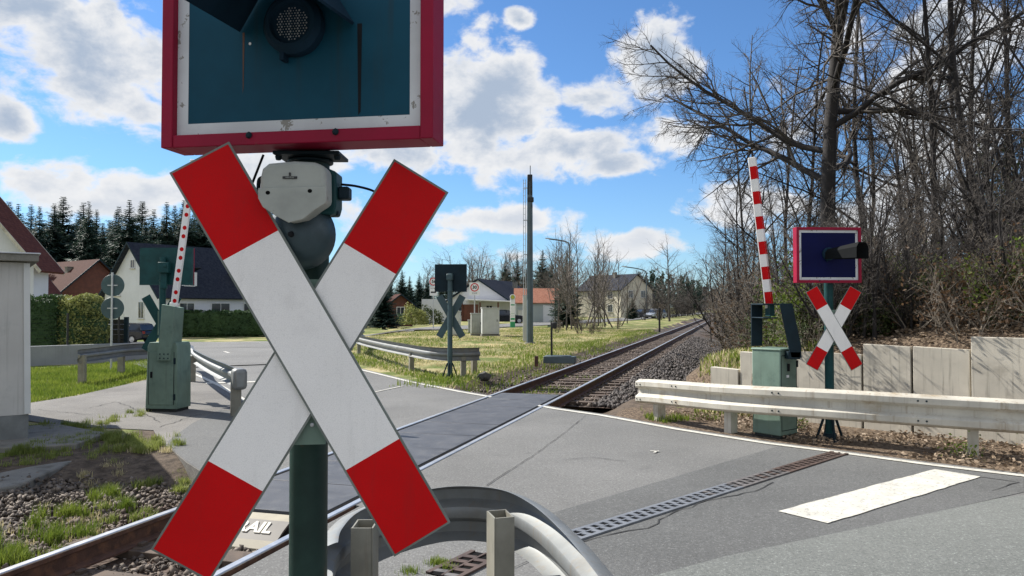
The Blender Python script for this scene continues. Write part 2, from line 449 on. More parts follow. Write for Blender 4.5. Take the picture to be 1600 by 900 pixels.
t.inp(b.inputs['Base Color'], c); b.inputs['Roughness'].default_value = .95; b.inputs['Specular IOR Level'].default_value = .2
t.inp(b.inputs['Normal'], t.bump(t.noise(co, 22, 6, .7), .6, .04))
m_ground = m
def paint(o, xs, ys, fn):
    at = o.data.color_attributes.new('cover', 'FLOAT_COLOR', 'POINT')
    r, g, bb = fn(xs, ys); c = np.zeros((len(xs), 4), np.float32); c[:, 0] = r; c[:, 1] = g; c[:, 2] = bb; c[:, 3] = 1
    at.data.foreach_set('color', c.ravel())
gnd = npmesh('ground', np.stack([X, Y, Z], -1).reshape(-1, 3), F, m_ground); tag(gnd, kind='structure')
def cover(x, y):
    u, v = uv(x, y); far = u > 12
    soil = np.where(far, (np.abs(v - .4) < 2.6), (v > -4.2)).astype(float)
    lit = ((v > 5.0) & (y > 8) | (x > 1.2) & (y < 13.5) & (v > 2)).astype(float)
    return 1 - soil, soil, lit
paint(gnd, X.ravel(), Y.ravel(), cover)

def sheet(name, px, z, mat_, th=.0, pts=None, kind='structure', skirt=.0):
    P = pts if pts is not None else [G(*p) for p in px]
    P = [(p[0], p[1]) for p in P]
    ar = sum(P[i][0]*P[(i+1)%len(P)][1] - P[(i+1)%len(P)][0]*P[i][1] for i in range(len(P)))
    if ar < 0: P = P[::-1]
    mb = MB(); mb.slab(P, z - max(skirt, .003), z)
    return tag(mb.build(name, mat_), kind=kind)
def ribbon(mb, pts, w, z, jit=0, drape=False):
    P = [Vector((p[0], p[1], 0)) for p in pts]; L = []; Rr = []
    for i, p in enumerate(P):
        t_ = (P[min(i+1, len(P)-1)] - P[max(i-1, 0)]).normalized(); n = Vector((-t_.y, t_.x, 0))
        ww = (w[i] if isinstance(w, (list, tuple)) else w) * (1 + jit * random.uniform(-1, 1))
        for lst, sg in ((L, 1), (Rr, -1)):
            q = p + n * ww / 2 * sg; q.z = z + (float(gz(q.x, q.y)) if drape else 0); lst.append(q)
    for i in range(len(P) - 1): mb.quad(Rr[i], Rr[i+1], L[i+1], L[i])
    return mb
def dense(pts, step):
    out = []
    for a, b_ in zip(pts, pts[1:]):
        a = Vector((a[0], a[1], 0)); b_ = Vector((b_[0], b_[1], 0)); n = max(1, int((b_ - a).length / step))
        out += [a.lerp(b_, i / n) for i in range(n)]
    return out + [Vector((pts[-1][0], pts[-1][1], 0))]
def smooth(pts, n=6):                           # Catmull-Rom through the points
    P = [Vector(p) for p in pts]; out = []
    for i in range(len(P) - 1):
        p0, p1, p2, p3 = P[max(i-1,0)], P[i], P[i+1], P[min(i+2, len(P)-1)]
        for k in range(n):
            t_ = k / n
            out.append(.5*((2*p1) + (p2-p0)*t_ + (2*p0-5*p1+4*p2-p3)*t_**2 + (3*p1-p0-3*p2+p3)*t_**3))
    return out + [P[-1]]

# road, old path, edge lines
edge_far = [G(*p) for p in ((470,552),(555,576),(640,597),(720,613),(790,625),(870,640),(940,650),(1060,672),(1200,694),(1310,708),(1450,727),(1600,745),(1720,762))]
edge_left = [G(*p) for p in ((284,577),(316,590),(345,604),(382,626),(450,656),(512,686))]
far_rim = [(p.x + .10, p.y + .16) for p in edge_far]
road_pts = [(40, -12), (40, -6), (12, 3.6)] + far_rim[::-1] + [(-12.5, 25.5), (-9.75, 24.5)] + [(p.x - .16, p.y - .1) for p in edge_left] + \
    [(-2.62, 9.3), (-3.12, 8.2)] + [tuple(tw(u_, v_)[:2]) for u_, v_ in ((7.55,-.78),(7.35,-.62),(7.35,.62),(7.3,.78),(5.2,.80),(3.5,.95))] + [(-1.7, -12)]
sheet('road', None, .004, m_asph, pts=road_pts, skirt=.32)
# the part of the road that runs down into the street beyond
mb = MB(); ribbon(mb, dense([(-7.9, 23.0), (-10.6, 27.5), (-17.0, 40), (-21.5, 51)], .8), [5.4 + min(.16*i, 5) for i in range(60)][:len(dense([(-7.9, 23.0), (-10.6, 27.5), (-17.0, 40), (-21.5, 51)], .8))], .03, drape=True)
tag(mb.build('side_road', m_asph), kind='structure')
mb = MB(); ribbon(mb, dense([(-70, 46), (-30, 53), (-21, 52), (-14, 55), (-6, 62), (2, 78), (12, 100), (22, 128), (60, 240)], 1.0), [9.0 if i < 62 else 6.0 for i in range(400)][:len(dense([(-70, 46), (-30, 53), (-21, 52), (-14, 55), (-6, 62), (2, 78), (12, 100), (22, 128), (60, 240)], 1.0))], .045, drape=True)
tag(mb.build('street', m_asph), kind='structure')
mb = MB(); ribbon(mb, dense([(-13.5, 60), (-9, 58), (-5.5, 61.5)], .8), 2.2, .05, drape=True); ribbon(mb, dense([(-3, 63), (1.5, 75)], .8), 1.6, .055, drape=True)
tag(mb.build('footpath', m_apron), kind='structure')
path_pts = [G(*p) for p in ((30,655),(30,632),(120,618),(235,592),(262,570),(300,585),(345,606),(382,630),(450,660),(480,676))] + [Vector((-2.66,9.28,0)), Vector((-3.14,8.2,0))] + [G(*p) for p in ((322,742),(290,722),(268,702),(250,690),(240,672),(160,668),(90,664))]
sheet('path', None, .0, m_apron, pts=path_pts, skirt=.3)
sheet('asphalt_patch', ((262,690),(300,662),(345,640),(400,650),(480,677),(420,705),(322,741),(292,722),(270,703)), .0045, m_asph2)
# patches of another asphalt
sheet('asphalt_patch', ((872,838),(862,803),(1217,698),(1300,710),(1600,748),(1600,770),(1400,815),(1130,872),(985,912),(905,940)), .008, m_asph2)
sheet('asphalt_patch', ((985,912),(1130,872),(1400,815),(1560,780),(1720,762),(2300,860),(1900,1300),(1150,1300)), .010, m_asph3)
sheet('asphalt_patch', ((618,672),(778,613),(835,622),(640,595),(572,606)), .007, m_asph2) if False else None
def lines(name, polys, w, z, jit=.05):
    mb = MB()
    for p in polys: ribbon(mb, p, w, z, jit)
    return tag(mb.build(name, m_paint), kind='structure')
lines('edge_line', [dense(edge_far, .5)], .115, .013)
lines('edge_line', [dense(edge_left, .5)], .105, .013)
lines('stop_line', [[G(322,599.5), G(412,597)]], .28, .0145)
lines('centre_line', [[G(350,549.5), G(432,573)]], .11, .0145)
lines('centre_line', [[G(560,619), G(629,604)]], .05, .0145)
mb = MB(); q = [G(*p) for p in ((1222,805),(1286,816),(1546,748),(1448,734))]
ribbon(mb, [q[0].lerp(q[1], .5) + (q[3].lerp(q[2], .5) - q[0].lerp(q[1], .5)) * (i/24) for i in range(25)], .46, .015, .03)
tag(mb.build('stop_line', m_paint), kind='structure')
mb = MB(); 
for p in ((1016,706,1030,707),(1022,709,1028,706),(838,857,850,858)): ribbon(mb, [G(p[0],p[1]), G(p[2],p[3])], .03, .0165)
tag(mb.build('paint_marks', m_paint), kind='structure')
# cracks and joints
def crack(pts, w, z=.0125, wig=.02):
    P = dense([G(*p) for p in pts], .12)
    P = [P[0]] + [p + Vector((random.uniform(-wig, wig), random.uniform(-wig, wig), 0)) for p in P[1:-1]] + [P[-1]]
    return P
mb = MB()
for pts, w, wg in ((((905,850),(980,832),(1032,822),(1037,808),(1100,785),(1180,768),(1208,755)), .012, .035), (((760,760),(830,715),(885,675),(915,650)), .007, .008),
    (((620,705),(660,715),(720,712)), .006, .02), (((1520,745),(1590,755),(1550,768)), .012, .01), (((880,720),(920,716),(980,722)), .008, .03),
    (((886,852),(700,935)), .01, .006), (((560,650),(600,640),(640,636)), .006, .02)):
    ribbon(mb, crack(pts, w, wig=wg), w, .0125 if pts[0][0] != 886 else .012, .6)
tag(mb.build('asphalt_crack', m_crack), kind='structure')
mb = MB()
for pts, w, wg in ((((250,668),(300,650),(365,640)), .012, .03), (((130,640),(180,628),(215,640),(250,660)), .012, .04), (((60,640),(140,648),(230,640)), .01, .04)):
    ribbon(mb, crack(pts, w, wig=wg), w, .0045, .6)
tag(mb.build('path_crack', m_crack), kind='structure')

# panel between the rails
pz = MB(); u0, u1 = uv(-2.25, 6.68)[0], uv(-.05, 15.6)[0]
n = 9
for i in range(n):
    a = u0 + (u1 - u0) * i / n; e = u0 + (u1 - u0) * (i + 1) / n - .014
    pz.slab([tuple(tw(a, -.60)[:2]), tuple(tw(a, .60)[:2]), tuple(tw(e, .60)[:2]), tuple(tw(e, -.60)[:2])][::1], -.30, .013 + .0010 * (i % 3))
tag(pz.build('crossing_deck', m_rubber, bevel=.004), 'dark rubber deck filling the gap between the rails across the road', 'crossing deck')
for s_ in (-1, 1):
    gmb = MB(); q_ = [tw(u_, s_ * v_) for u_, v_ in ((u0, .603), (u1, .603), (u1, .655), (u0, .655))]; gmb.slab([tuple(p[:2]) for p in (q_ if s_ > 0 else q_[::-1])][::-1], .0045, .0075)
    tag(gmb.build('groove_shade_strip', m_void), kind='structure')  # near-black strip painted for the shade inside the open flange gap
# drains
def drain(label, a, bb, w, rust_from=1.1, slots=1):
    d = bb - a; L = d.length; dx = d.normalized(); th = thing('drain_channel', label, 'drain', (a.x, a.y, 0), math.atan2(dx.y, dx.x))
    v = MB().use(m_void); v.box((L/2, 0, .006), (L, w - .04, .012)); v.build('channel', m_void, th)
    g1 = MB(); g1.use(m_grate)
    Lr = L * min(rust_from, 1)
    for m_, xa, xb in ((m_grate, 0, Lr*.8), (m_grate3, Lr*.8, Lr*1.12), (m_grate2, Lr*1.12, L)):
        if xb - xa < .05: continue
        g1.use(m_)
        for s in (-1, 1): g1.box(((xa+xb)/2, s*(w/2 - .018), .012), (xb-xa, .036, .018))
        g1.box(((xa+xb)/2, 0, .0125), (xb-xa, .016, .017))
    for k in range(int(L / .112)):
        x = .05 + k * .112
        g1.use(m_grate2 if x / L > rust_from + random.uniform(-.12, .16) else m_grate3 if x / L > rust_from - random.uniform(.05, .3) else m_grate)
        for s in (-1, 1): g1.box((x + .015 * s, s * (w/4 - .01), .012), (.052, w/2 - .04, .0175), rot=RZ(.16))
    g1.build('grating', None, th)
    return th
drain('long slotted drain running across the asphalt beside the near stop line', G(890, 842) , G(1312, 709), .21, .62)
drain('short slotted drain on the ground inside the bent near guardrail', G(690, 903), G(760, 868), .26, .0)

# ------------------------------------------------------------------ railway track
UM, UX = -6.0, 520.0
track = thing('railway_track', 'single rusty railway track crossing the road and running into the distance', 'railway track', tuple(tw(0, 0)), -TS)
def railmesh(s):
    mb = MB(); x = s * .691
    ys = [UM] + list(np.arange(UM + 4, 60, 4)) + [80, 120, 180, 260, 380, UX]
    # gently curving off far away
    cx = lambda y: 0 if y < 150 else -((y - 150) ** 2) / 5200
    mb.use(m_rust)
    for pr in ([(-.07,-.165),(.07,-.165),(.07,-.15),(.012,-.13),(.012,-.045),(.034,-.034),(.034,-.004),(-.034,-.004),(-.034,-.034),(-.012,-.045),(-.012,-.13),(-.07,-.15)],):
        mb.sweep(pr, [(x + cx(y), y, 0.006) for y in ys])
    mb.use(m_rail)
    mb.sweep([(-.033,-.0035),(.033,-.0035),(.033,.004),(.026,.009),(-.026,.009),(-.033,.004)], [(x + cx(y), y, 0.006) for y in ys])
    return mb
railmesh(-1).build('rail', None, track); railmesh(1).build('rail', None, track)
sl = MB(); sl.box((0, 0, -.235), (2.45, .24, .16))
for s in (-1, 1):
    sl.box((s*.69, 0, -.153), (.34, .16, .012)); 
    for q in (-1, 1): sl.box((s*.69 + q*.11, 0, -.135), (.05, .07, .03))
sme = None; k = 0
for y in list(np.arange(-1.3, u0 - .25, .63)) + list(np.arange(u1 + .35, u1 + .35 + 62 * .63, .63)):
    if sme is None: o = sl.build('sleeper', m_sleep, track, bevel=.012); sme = o.data
    else:
        o2 = o.copy(); COL.objects.link(o2); o = o2
    o.location = (random.uniform(-.02, .02), y, random.uniform(-.015, .01)); o.rotation_euler = (0, 0, random.uniform(-.012, .012))
# wedge in front of the crossing panel
wd = thing('deflector_wedge', 'beige sloping wedge plate with raised lettering at the crossing panel edge', 'deflector plate', tuple(tw(u0 - .04, -.02)), -TS)
w_ = MB(); prof = [(-.57,.0),(.57,.0),(.57,-.012),(-.57,-.012)]
secs = [(0, -.005), (-.10, -.03), (-.20, -.075), (-.30, -.135), (-.36, -.185), (-.37, -.205)]
def wy(i): return secs[i]
for i in range(len(secs) - 1):
    w_.use([m_wedge, m_wedge2, m_wedge2, m_wedge, m_wedge][i])
    hw0 = .42 - (.0 if i < 4 else .03); hw1 = .42 - (.0 if i + 1 < 4 else (.03 if i + 1 == 4 else .07))
    (y0_, z0_), (y1_, z1_) = secs[i], secs[i+1]
    w_.add([(-hw0,y0_,z0_),(hw0,y0_,z0_),(hw1,y1_,z1_),(-hw1,y1_,z1_),(-hw0,y0_,z0_-.02),(hw0,y0_,z0_-.02),(hw1,y1_,z1_-.02),(-hw1,y1_,z1_-.02)],
           [(0,3,2,1),(4,5,6,7),(0,1,5,4),(1,2,6,5),(2,3,7,6),(3,0,4,7)])
w_.build('wedge_plate', None, wd)
lt = MB(); sa = math.atan2(.105, .20)
text_into(lt, 'STRAIL', .165, TR(.06, -.195, -.071) @ RX(sa), m_letter, .004, bold=.006)
lt.build('raised_lettering', None, wd)

# ballast
bp = [(-2.35,-.06),(-1.75,-.17),(-1.3,-.20),(1.25,-.20),(1.6,-.22),(2.3,-.38),(3.25,-.66)]
us = [u1 + .02] + list(np.arange(u1 + 1, 60, 1)) + [80, 120, 200, 300, 500]
def cxf(y): return 0 if y < 150 else -((y - 150) ** 2) / 5200
bv = []; 
for u_ in us:
    for v_, z_ in bp:
        j = 0 if u_ > 60 else random.uniform(-.02, .02); p = tw(u_, v_ + cxf(u_), z_ + j); bv.append(p[:])
nb = len(bp); bf = [(i*nb+k, i*nb+k+1, (i+1)*nb+k+1, (i+1)*nb+k) for i in range(len(us)-1) for k in range(nb-1)]
m, t, b, co = newmat('ballast_bed')
vo = t.node('ShaderNodeTexVoronoi'); t.inp(vo.inputs['Vector'], co); vo.inputs['Scale'].default_value = 17
c = t.mix(vo.outputs['Color'], (.03, .027, .026), (.13, .115, .10))
c = t.mix(t.ramp(t.noise(co, .6, 4), .38, .58), c, (.075, .046, .031))
t.inp(b.inputs['Base Color'], c); b.inputs['Roughness'].default_value = .9
t.inp(b.inputs['Normal'], t.bump(t.math('SUBTRACT', 1, vo.outputs['Distance']), 1.0, .05))
m_ballast = m
tag(npmesh('ballast', bv, bf, m_ballast), kind='structure')
us2 = np.arange(-6, u0 + .05, .5); bp2 = [(-4.4,.02),(-3.6,-.03),(-2.7,-.12),(-1.7,-.19),(-1.2,-.21),(1.2,-.21),(1.7,-.16),(2.6,-.03)]
bv = [tw(u_, v_, z_ + random.uniform(-.015, .015))[:] for u_ in us2 for v_, z_ in bp2]; nb = len(bp2)
bf = [(i*nb+k, i*nb+k+1, (i+1)*nb+k+1, (i+1)*nb+k) for i in range(len(us2)-1) for k in range(nb-1)]
tag(npmesh('ballast', bv, bf, m_ballast), kind='structure')

OCT = np.array([(1,0,0),(-1,0,0),(0,1,0),(0,-1,0),(0,0,1),(0,0,-1)], float)
CUB = np.array([(-1,-1,-1),(1,-1,-1),(1,1,-1),(-1,1,-1),(-1,-1,1),(1,-1,1),(1,1,1),(-1,1,1)], float)
CF = np.array([(0,3,2,1),(4,5,6,7),(0,1,5,4),(1,2,6,5),(2,3,7,6),(3,0,4,7)])
def rotmats(n, tilt=None):
    q = rng.normal(size=(n, 4)); q /= np.linalg.norm(q, axis=1)[:, None]
    w, x, y, z = q.T
    return np.stack([np.stack([1-2*(y*y+z*z), 2*(x*y-z*w), 2*(x*z+y*w)], -1), np.stack([2*(x*y+z*w), 1-2*(x*x+z*z), 2*(y*z-x*w)], -1), np.stack([2*(x*z-y*w), 2*(y*z+x*w), 1-2*(x*x+y*y)], -1)], 1)
def stones(name, pts, smin, smax, mat_, label=None):
    n = len(pts); s = rng.uniform(smin, smax, (n, 1, 1)) * np.sort(rng.uniform(.32, 1.3, (n, 1, 3)), -1)
    v = CUB[None] * rng.uniform(.35, 1.0, (n, 8, 3)) * s
    v = np.einsum('nij,nkj->nki', rotmats(n), v) + np.asarray(pts)[:, None, :]
    f = (CF[None] + (np.arange(n) * 8)[:, None, None]).reshape(-1, 4)
    return tag(npmesh(name, v.reshape(-1, 3), f, mat_), kind='stuff')
def interp_profile(v, prof): 
    a = np.array(prof); return np.interp(v, a[:, 0], a[:, 1])
# near left ballast
n = 34000; u_ = rng.uniform(.5, 8.6, n); v_ = rng.uniform(-4.3, 2.4, n)
keep = ~((u_ > u0 - .42) & (np.abs(v_) < .78)) & (np.abs(np.abs(v_) - .69) > .10) & (v_ < 2.0) & ~((v_ < -1.2) & (u_ > 9.0 + .5*v_ + rng.uniform(-.4,.4,n)))
keep &= ~((v_ > .8) & (u_ > 5.2))
u_, v_ = u_[keep], v_[keep]
P = np.stack([TO[0] + u_*TU[0] + v_*TV[0], TO[1] + u_*TU[1] + v_*TV[1], interp_profile(v_, bp2) + rng.uniform(-.012, .03, len(u_))], -1)
stones('ballast_stones', P, .014, .031, m_stone)
n = 22000; u_ = u1 + .1 + 36 * rng.uniform(0, 1, n) ** 1.25; v_ = rng.uniform(-2.2, 3.2, n)
keep = np.abs(np.abs(v_) - .69) > .09; u_, v_ = u_[keep], v_[keep]
P = np.stack([TO[0] + u_*TU[0] + v_*TV[0], TO[1] + u_*TU[1] + v_*TV[1], interp_profile(v_, bp) + rng.uniform(-.01, .035, len(u_))], -1)
sel = v_ > 1.25
stones('ballast_stones', P[sel], .03, .06, m_stoned); stones('ballast_stones', P[~sel & (rng.random(len(v_)) < .5)], .022, .04, m_stone)

# ------------------------------------------------------------------ bank behind the retaining wall
WA = np.array([5.10, 11.20]); WD = np.array([.68, -.733]); WN = np.array([.733, .68])   # along, and behind
def wallpt(t_, s=0): return WA + WD * t_ + WN * s
front = [tuple(wallpt(14, .1)) + (1.3,), tuple(wallpt(8, .1)) + (1.3,), tuple(wallpt(2, .1)) + (1.28,), tuple(wallpt(.0, .1)) + (1.1,), tuple(wallpt(-1.0, .1)) + (.95,), tuple(wallpt(-2.0, .1)) + (.62,)]
for u_, v_, z_ in ((17.0,3.0,.35),(20,3.4,-.15),(26,3.7,-.35),(36,3.8,-.35),(60,4,-.3),(100,4.4,-.2),(180,3,-.2),(300,-6,-.2)): 
    p = tw(u_, v_); front.append((p.x, p.y, z_))
front = smooth(front, 5)
prof = [(-.03,-1.6),(0,0),(.15,.08),(.5,.22),(1.1,.26),(2,.36),(3.5,.55),(6,.8),(10,1.0),(22,1.2),(60,1.5)]
bv = []
for i, p in enumerate(front):
    t_ = (front[min(i+1,len(front)-1)] - front[max(i-1,0)]); t_.z = 0; t_.normalize(); nrm = Vector((t_.y, -t_.x, 0))
    if nrm.x < 0 and i > 3: nrm = -nrm
    if i <= 30: nrm = (nrm * .5 + Vector((.75, .65, 0)) * .5).normalized()
    for s_, h_ in prof:
        q = p + nrm * s_; k = .0 if s_ < .2 else min(.10, .05 * s_)
        q.z = p.z + h_ * (1.0 if p.z > .5 else 1.35) + k * math.sin(q.x * 1.7 + 1.3 * q.y) + k * .8 * math.sin(q.x * 3.9 - 2.6 * q.y)
        bv.append(q[:])
nb = len(prof)
bf = [(i*nb+k, i*nb+k+1, (i+1)*nb+k+1, (i+1)*nb+k) for i in range(len(front)-1) for k in range(nb-1)]
bank = npmesh('embankment', bv, bf, m_ground); tag(bank, kind='structure')
bvn = np.array(bv)
def bankcover(x, y):
    u, v = uv(x, y); k = ss(16, 20, u) * ss(7.2, 5.2, v)
    return k, 1 - k, (1 - k) * 1.0
paint(bank, bvn[:, 0], bvn[:, 1], bankcover)
from mathutils.bvhtree import BVHTree
bank_bvh = BVHTree.FromPolygons([Vector(v) for v in bv], bf)
def bankz(x, y):
    h = bank_bvh.ray_cast(Vector((x, y, 30)), Vector((0, 0, -1)))
    return h[0].z if h[0] is not None else float(gz(x, y))

# ------------------------------------------------------------------ sky and sun
SUN_DIR = Vector((-.84, .54, 0)).normalized(); SUN_EL = R(41)
sun = bpy.data.lights.new('sun', 'SUN'); sun.energy = 5.0; sun.angle = R(.53); sun.color = (1, .955, .88)
so = bpy.data.objects.new('sun', sun); COL.objects.link(so)
sd = Vector((SUN_DIR.x * math.cos(SUN_EL), SUN_DIR.y * math.cos(SUN_EL), math.sin(SUN_EL)))
so.rotation_euler = sd.to_track_quat('Z', 'Y').to_euler(); so.location = (-30, 15, 40)
world = bpy.data.worlds.new('World'); scene.world = world; world.use_nodes = True
t = NT(world.node_tree); bg = t.n['Background']
sky = t.node('ShaderNodeTexSky', sky_type='NISHITA'); sky.sun_disc = False; sky.sun_elevation = SUN_EL
sky.sun_rotation = math.atan2(SUN_DIR.x, SUN_DIR.y); sky.altitude = 400; sky.air_density = 1.0; sky.dust_density = .2; sky.ozone_density = 2.2
co = t.node('ShaderNodeTexCoord').outputs['Generated']
sp = t.node('ShaderNodeSeparateXYZ'); t.inp(sp.inputs[0], co)
az = t.math('ARCTAN2', sp.outputs[0], sp.outputs[1]); el = t.math('ARCSINE', sp.outputs[2])
cb = t.node('ShaderNodeCombineXYZ'); t.inp(cb.inputs[0], az); t.inp(cb.inputs[1], t.math('MULTIPLY', el, 1.5)); 
P2 = cb.outputs[0]
n_big = t.noise(P2, 7.0, 9, .58, .25); n_fine = t.noise(P2, 17, 7, .62, .3)
nb_ = t.math('ADD', t.math('MULTIPLY', t.math('SUBTRACT', n_big, .5), 1.12), t.math('MULTIPLY', t.math('SUBTRACT', n_fine, .5), .55))
# clouds: centre and half size in degrees of azimuth and elevation
def ae(px, py): d = ray(px, py).normalized(); return math.atan2(d.x, d.y), math.asin(d.z)
CL = [(150,90,170,100,1.0),(20,190,60,35,.8),(60,10,140,40,1.0),(230,180,70,45,.7),(70,285,110,45,.9),(230,300,130,35,.75),(150,320,200,28,.7),(470,255,110,40,.9),
      (760,170,115,110,1.15),(640,240,130,45,.8),(880,235,120,50,1.0),(955,262,80,32,.9),(812,32,28,20,.7),(935,150,60,42,.9),(1020,90,70,70,.8),(1060,215,70,30,.6),(560,330,60,40,.6),
      (790,345,130,26,.85),(1000,378,110,28,.85),(700,370,60,18,.6),(1150,330,120,40,.7),(1330,60,80,80,.5),(1480,150,130,140,.9),(1580,60,90,60,.7),(1400,330,160,70,.8),(860,400,150,14,.45),(1250,180,70,60,.5),
      (-150,60,150,120,1.0),(-200,260,160,60,.9),(640,-60,160,70,.8),(330,-120,220,60,.8),(1000,-150,200,60,.7),(1750,200,160,120,.9)]
M_ = None
for (px, py, a, bb, k) in CL:
    A, E = ae(px, py); sa_ = a / FPX * math.cos(A) ** 2 * 1.25; sb_ = bb / FPX * 1.3
    dx = t.math('MULTIPLY', t.math('SUBTRACT', az, A), 1 / sa_); dy = t.math('MULTIPLY', t.math('SUBTRACT', el, E), 1 / sb_)
    r2 = t.math('ADD', t.math('MULTIPLY', dx, dx), t.math('MULTIPLY', dy, dy))
    f = t.math('MULTIPLY', t.math('SUBTRACT', 1, t.math('SQRT', r2)), .56 * k)
    M_ = f if M_ is None else t.math('MAXIMUM', M_, f)
behind = t.math('MULTIPLY', t.ramp(sp.outputs[1], .45, .1), .68)  # denser unseen cloud behind the camera, added to brighten surfaces facing it
M_ = t.math('MAXIMUM', M_, -.42); M_ = t.math('ADD', M_, behind)
dens = t.math('ADD', M_, nb_)
alpha = t.ramp(dens, .09, .28)
core = t.ramp(t.math('ADD', dens, t.math('MULTIPLY', t.math('SUBTRACT', t.noise(P2, 11, 5, .6), .5), .7)), .17, .58)
core = t.math('MULTIPLY', core, t.math('MULTIPLY_ADD', t.ramp(el, .06, .22), .65, .35))
ccol = t.mix(core, (.545, .55, .56), (.26, .315, .40))
lowhaze = t.ramp(el, .22, -.02)
skyc = t.mix(1.0, sky.outputs[0], (.050, .071, .092), 'MULTIPLY')
skyc = t.mix(t.math('MULTIPLY', lowhaze, .22), skyc, (.30, .40, .52))
alpha = t.math('MULTIPLY', alpha, t.ramp(el, -.01, .05))
fin = t.mix(alpha, skyc, ccol)
t.inp(bg.inputs[0], fin); bg.inputs[1].default_value = 1.0
vs = scene.view_settings; vs.view_transform = 'Standard'; vs.look = 'None'; vs.gamma = 1; vs.exposure = .70
scene.cycles.max_bounces = 6; scene.cycles.transparent_max_bounces = 6; scene.cycles.diffuse_bounces = 3
scene.cycles.use_adaptive_sampling = True; scene.cycles.use_denoising = True
# ------------------------------------------------------------------ level crossing signals
def crossbuck(parent, zc, yaw, y0=-.10, L=1.175, W=.163, ang=30.0, tilt=(0, 0), back=None, dx=0, front=(0, 0, 1)):
    L0 = L
    cbm = MB(); back = back or m_alu
    for k, (sg, yo, tw_) in enumerate(((1, 0, tilt[1]), (-1, -.014, tilt[0]))):
        # sg -1: runs from top left to bottom right and lies in front
        L = L0 * (front[2] if sg < 0 else 1)
        M_ = TR(dx, 0, zc) @ RZ(yaw) @ TR(front[0] if sg < 0 else 0, y0 + yo, front[1] if sg < 0 else 0) @ RY(sg * R(ang + tw_))
        cbm.use(back).box((0, .005, 0), (W + .012, .009, L + .012), M_)
        e = .27
        f = -.0012
        cbm.use(m_red)
        cbm.add([(-W/2, f, L/2 - e), (W/2, f, L/2 - e), (W/2, f, L/2), (-W/2, f, L/2)], [(0,1,2,3)], M_)
        cbm.add([(-W/2, f, -L/2), (W/2, f, -L/2), (W/2, f, -L/2 + e), (-W/2, f, -L/2 + e)], [(0,1,2,3)], M_)
        cbm.use(m_white)
        cbm.add([(-W/2, f, -L/2 + e), (W/2, f, -L/2 + e), (W/2, f, L/2 - e), (-W/2, f, L/2 - e)], [(0,1,2,3)], M_)
    o = cbm.build('crossbuck', None, parent)
    br = MB(); M_ = TR(dx, 0, zc) @ RZ(yaw)
    br.box((0, y0 + .022, .01), (.115, .008, .46), M_)
    for zz in (.185, -.175):
        br.box((0, y0/2 + .02, zz), (.03, abs(y0) - .02, .03), M_)
    br.build('mounting_plate', m_ped, o)
    rv = MB()
    for zz in (.185, -.165):
        for xx in (-.021, .021): rv.lathe([(0, .003), (.005, .002), (.0065, 0)], 8, M_ @ TR(xx, y0 + .0165, zz) @ RX(math.pi/2))
    pieces(rv, 'rivet', m_alum, o)
    return o
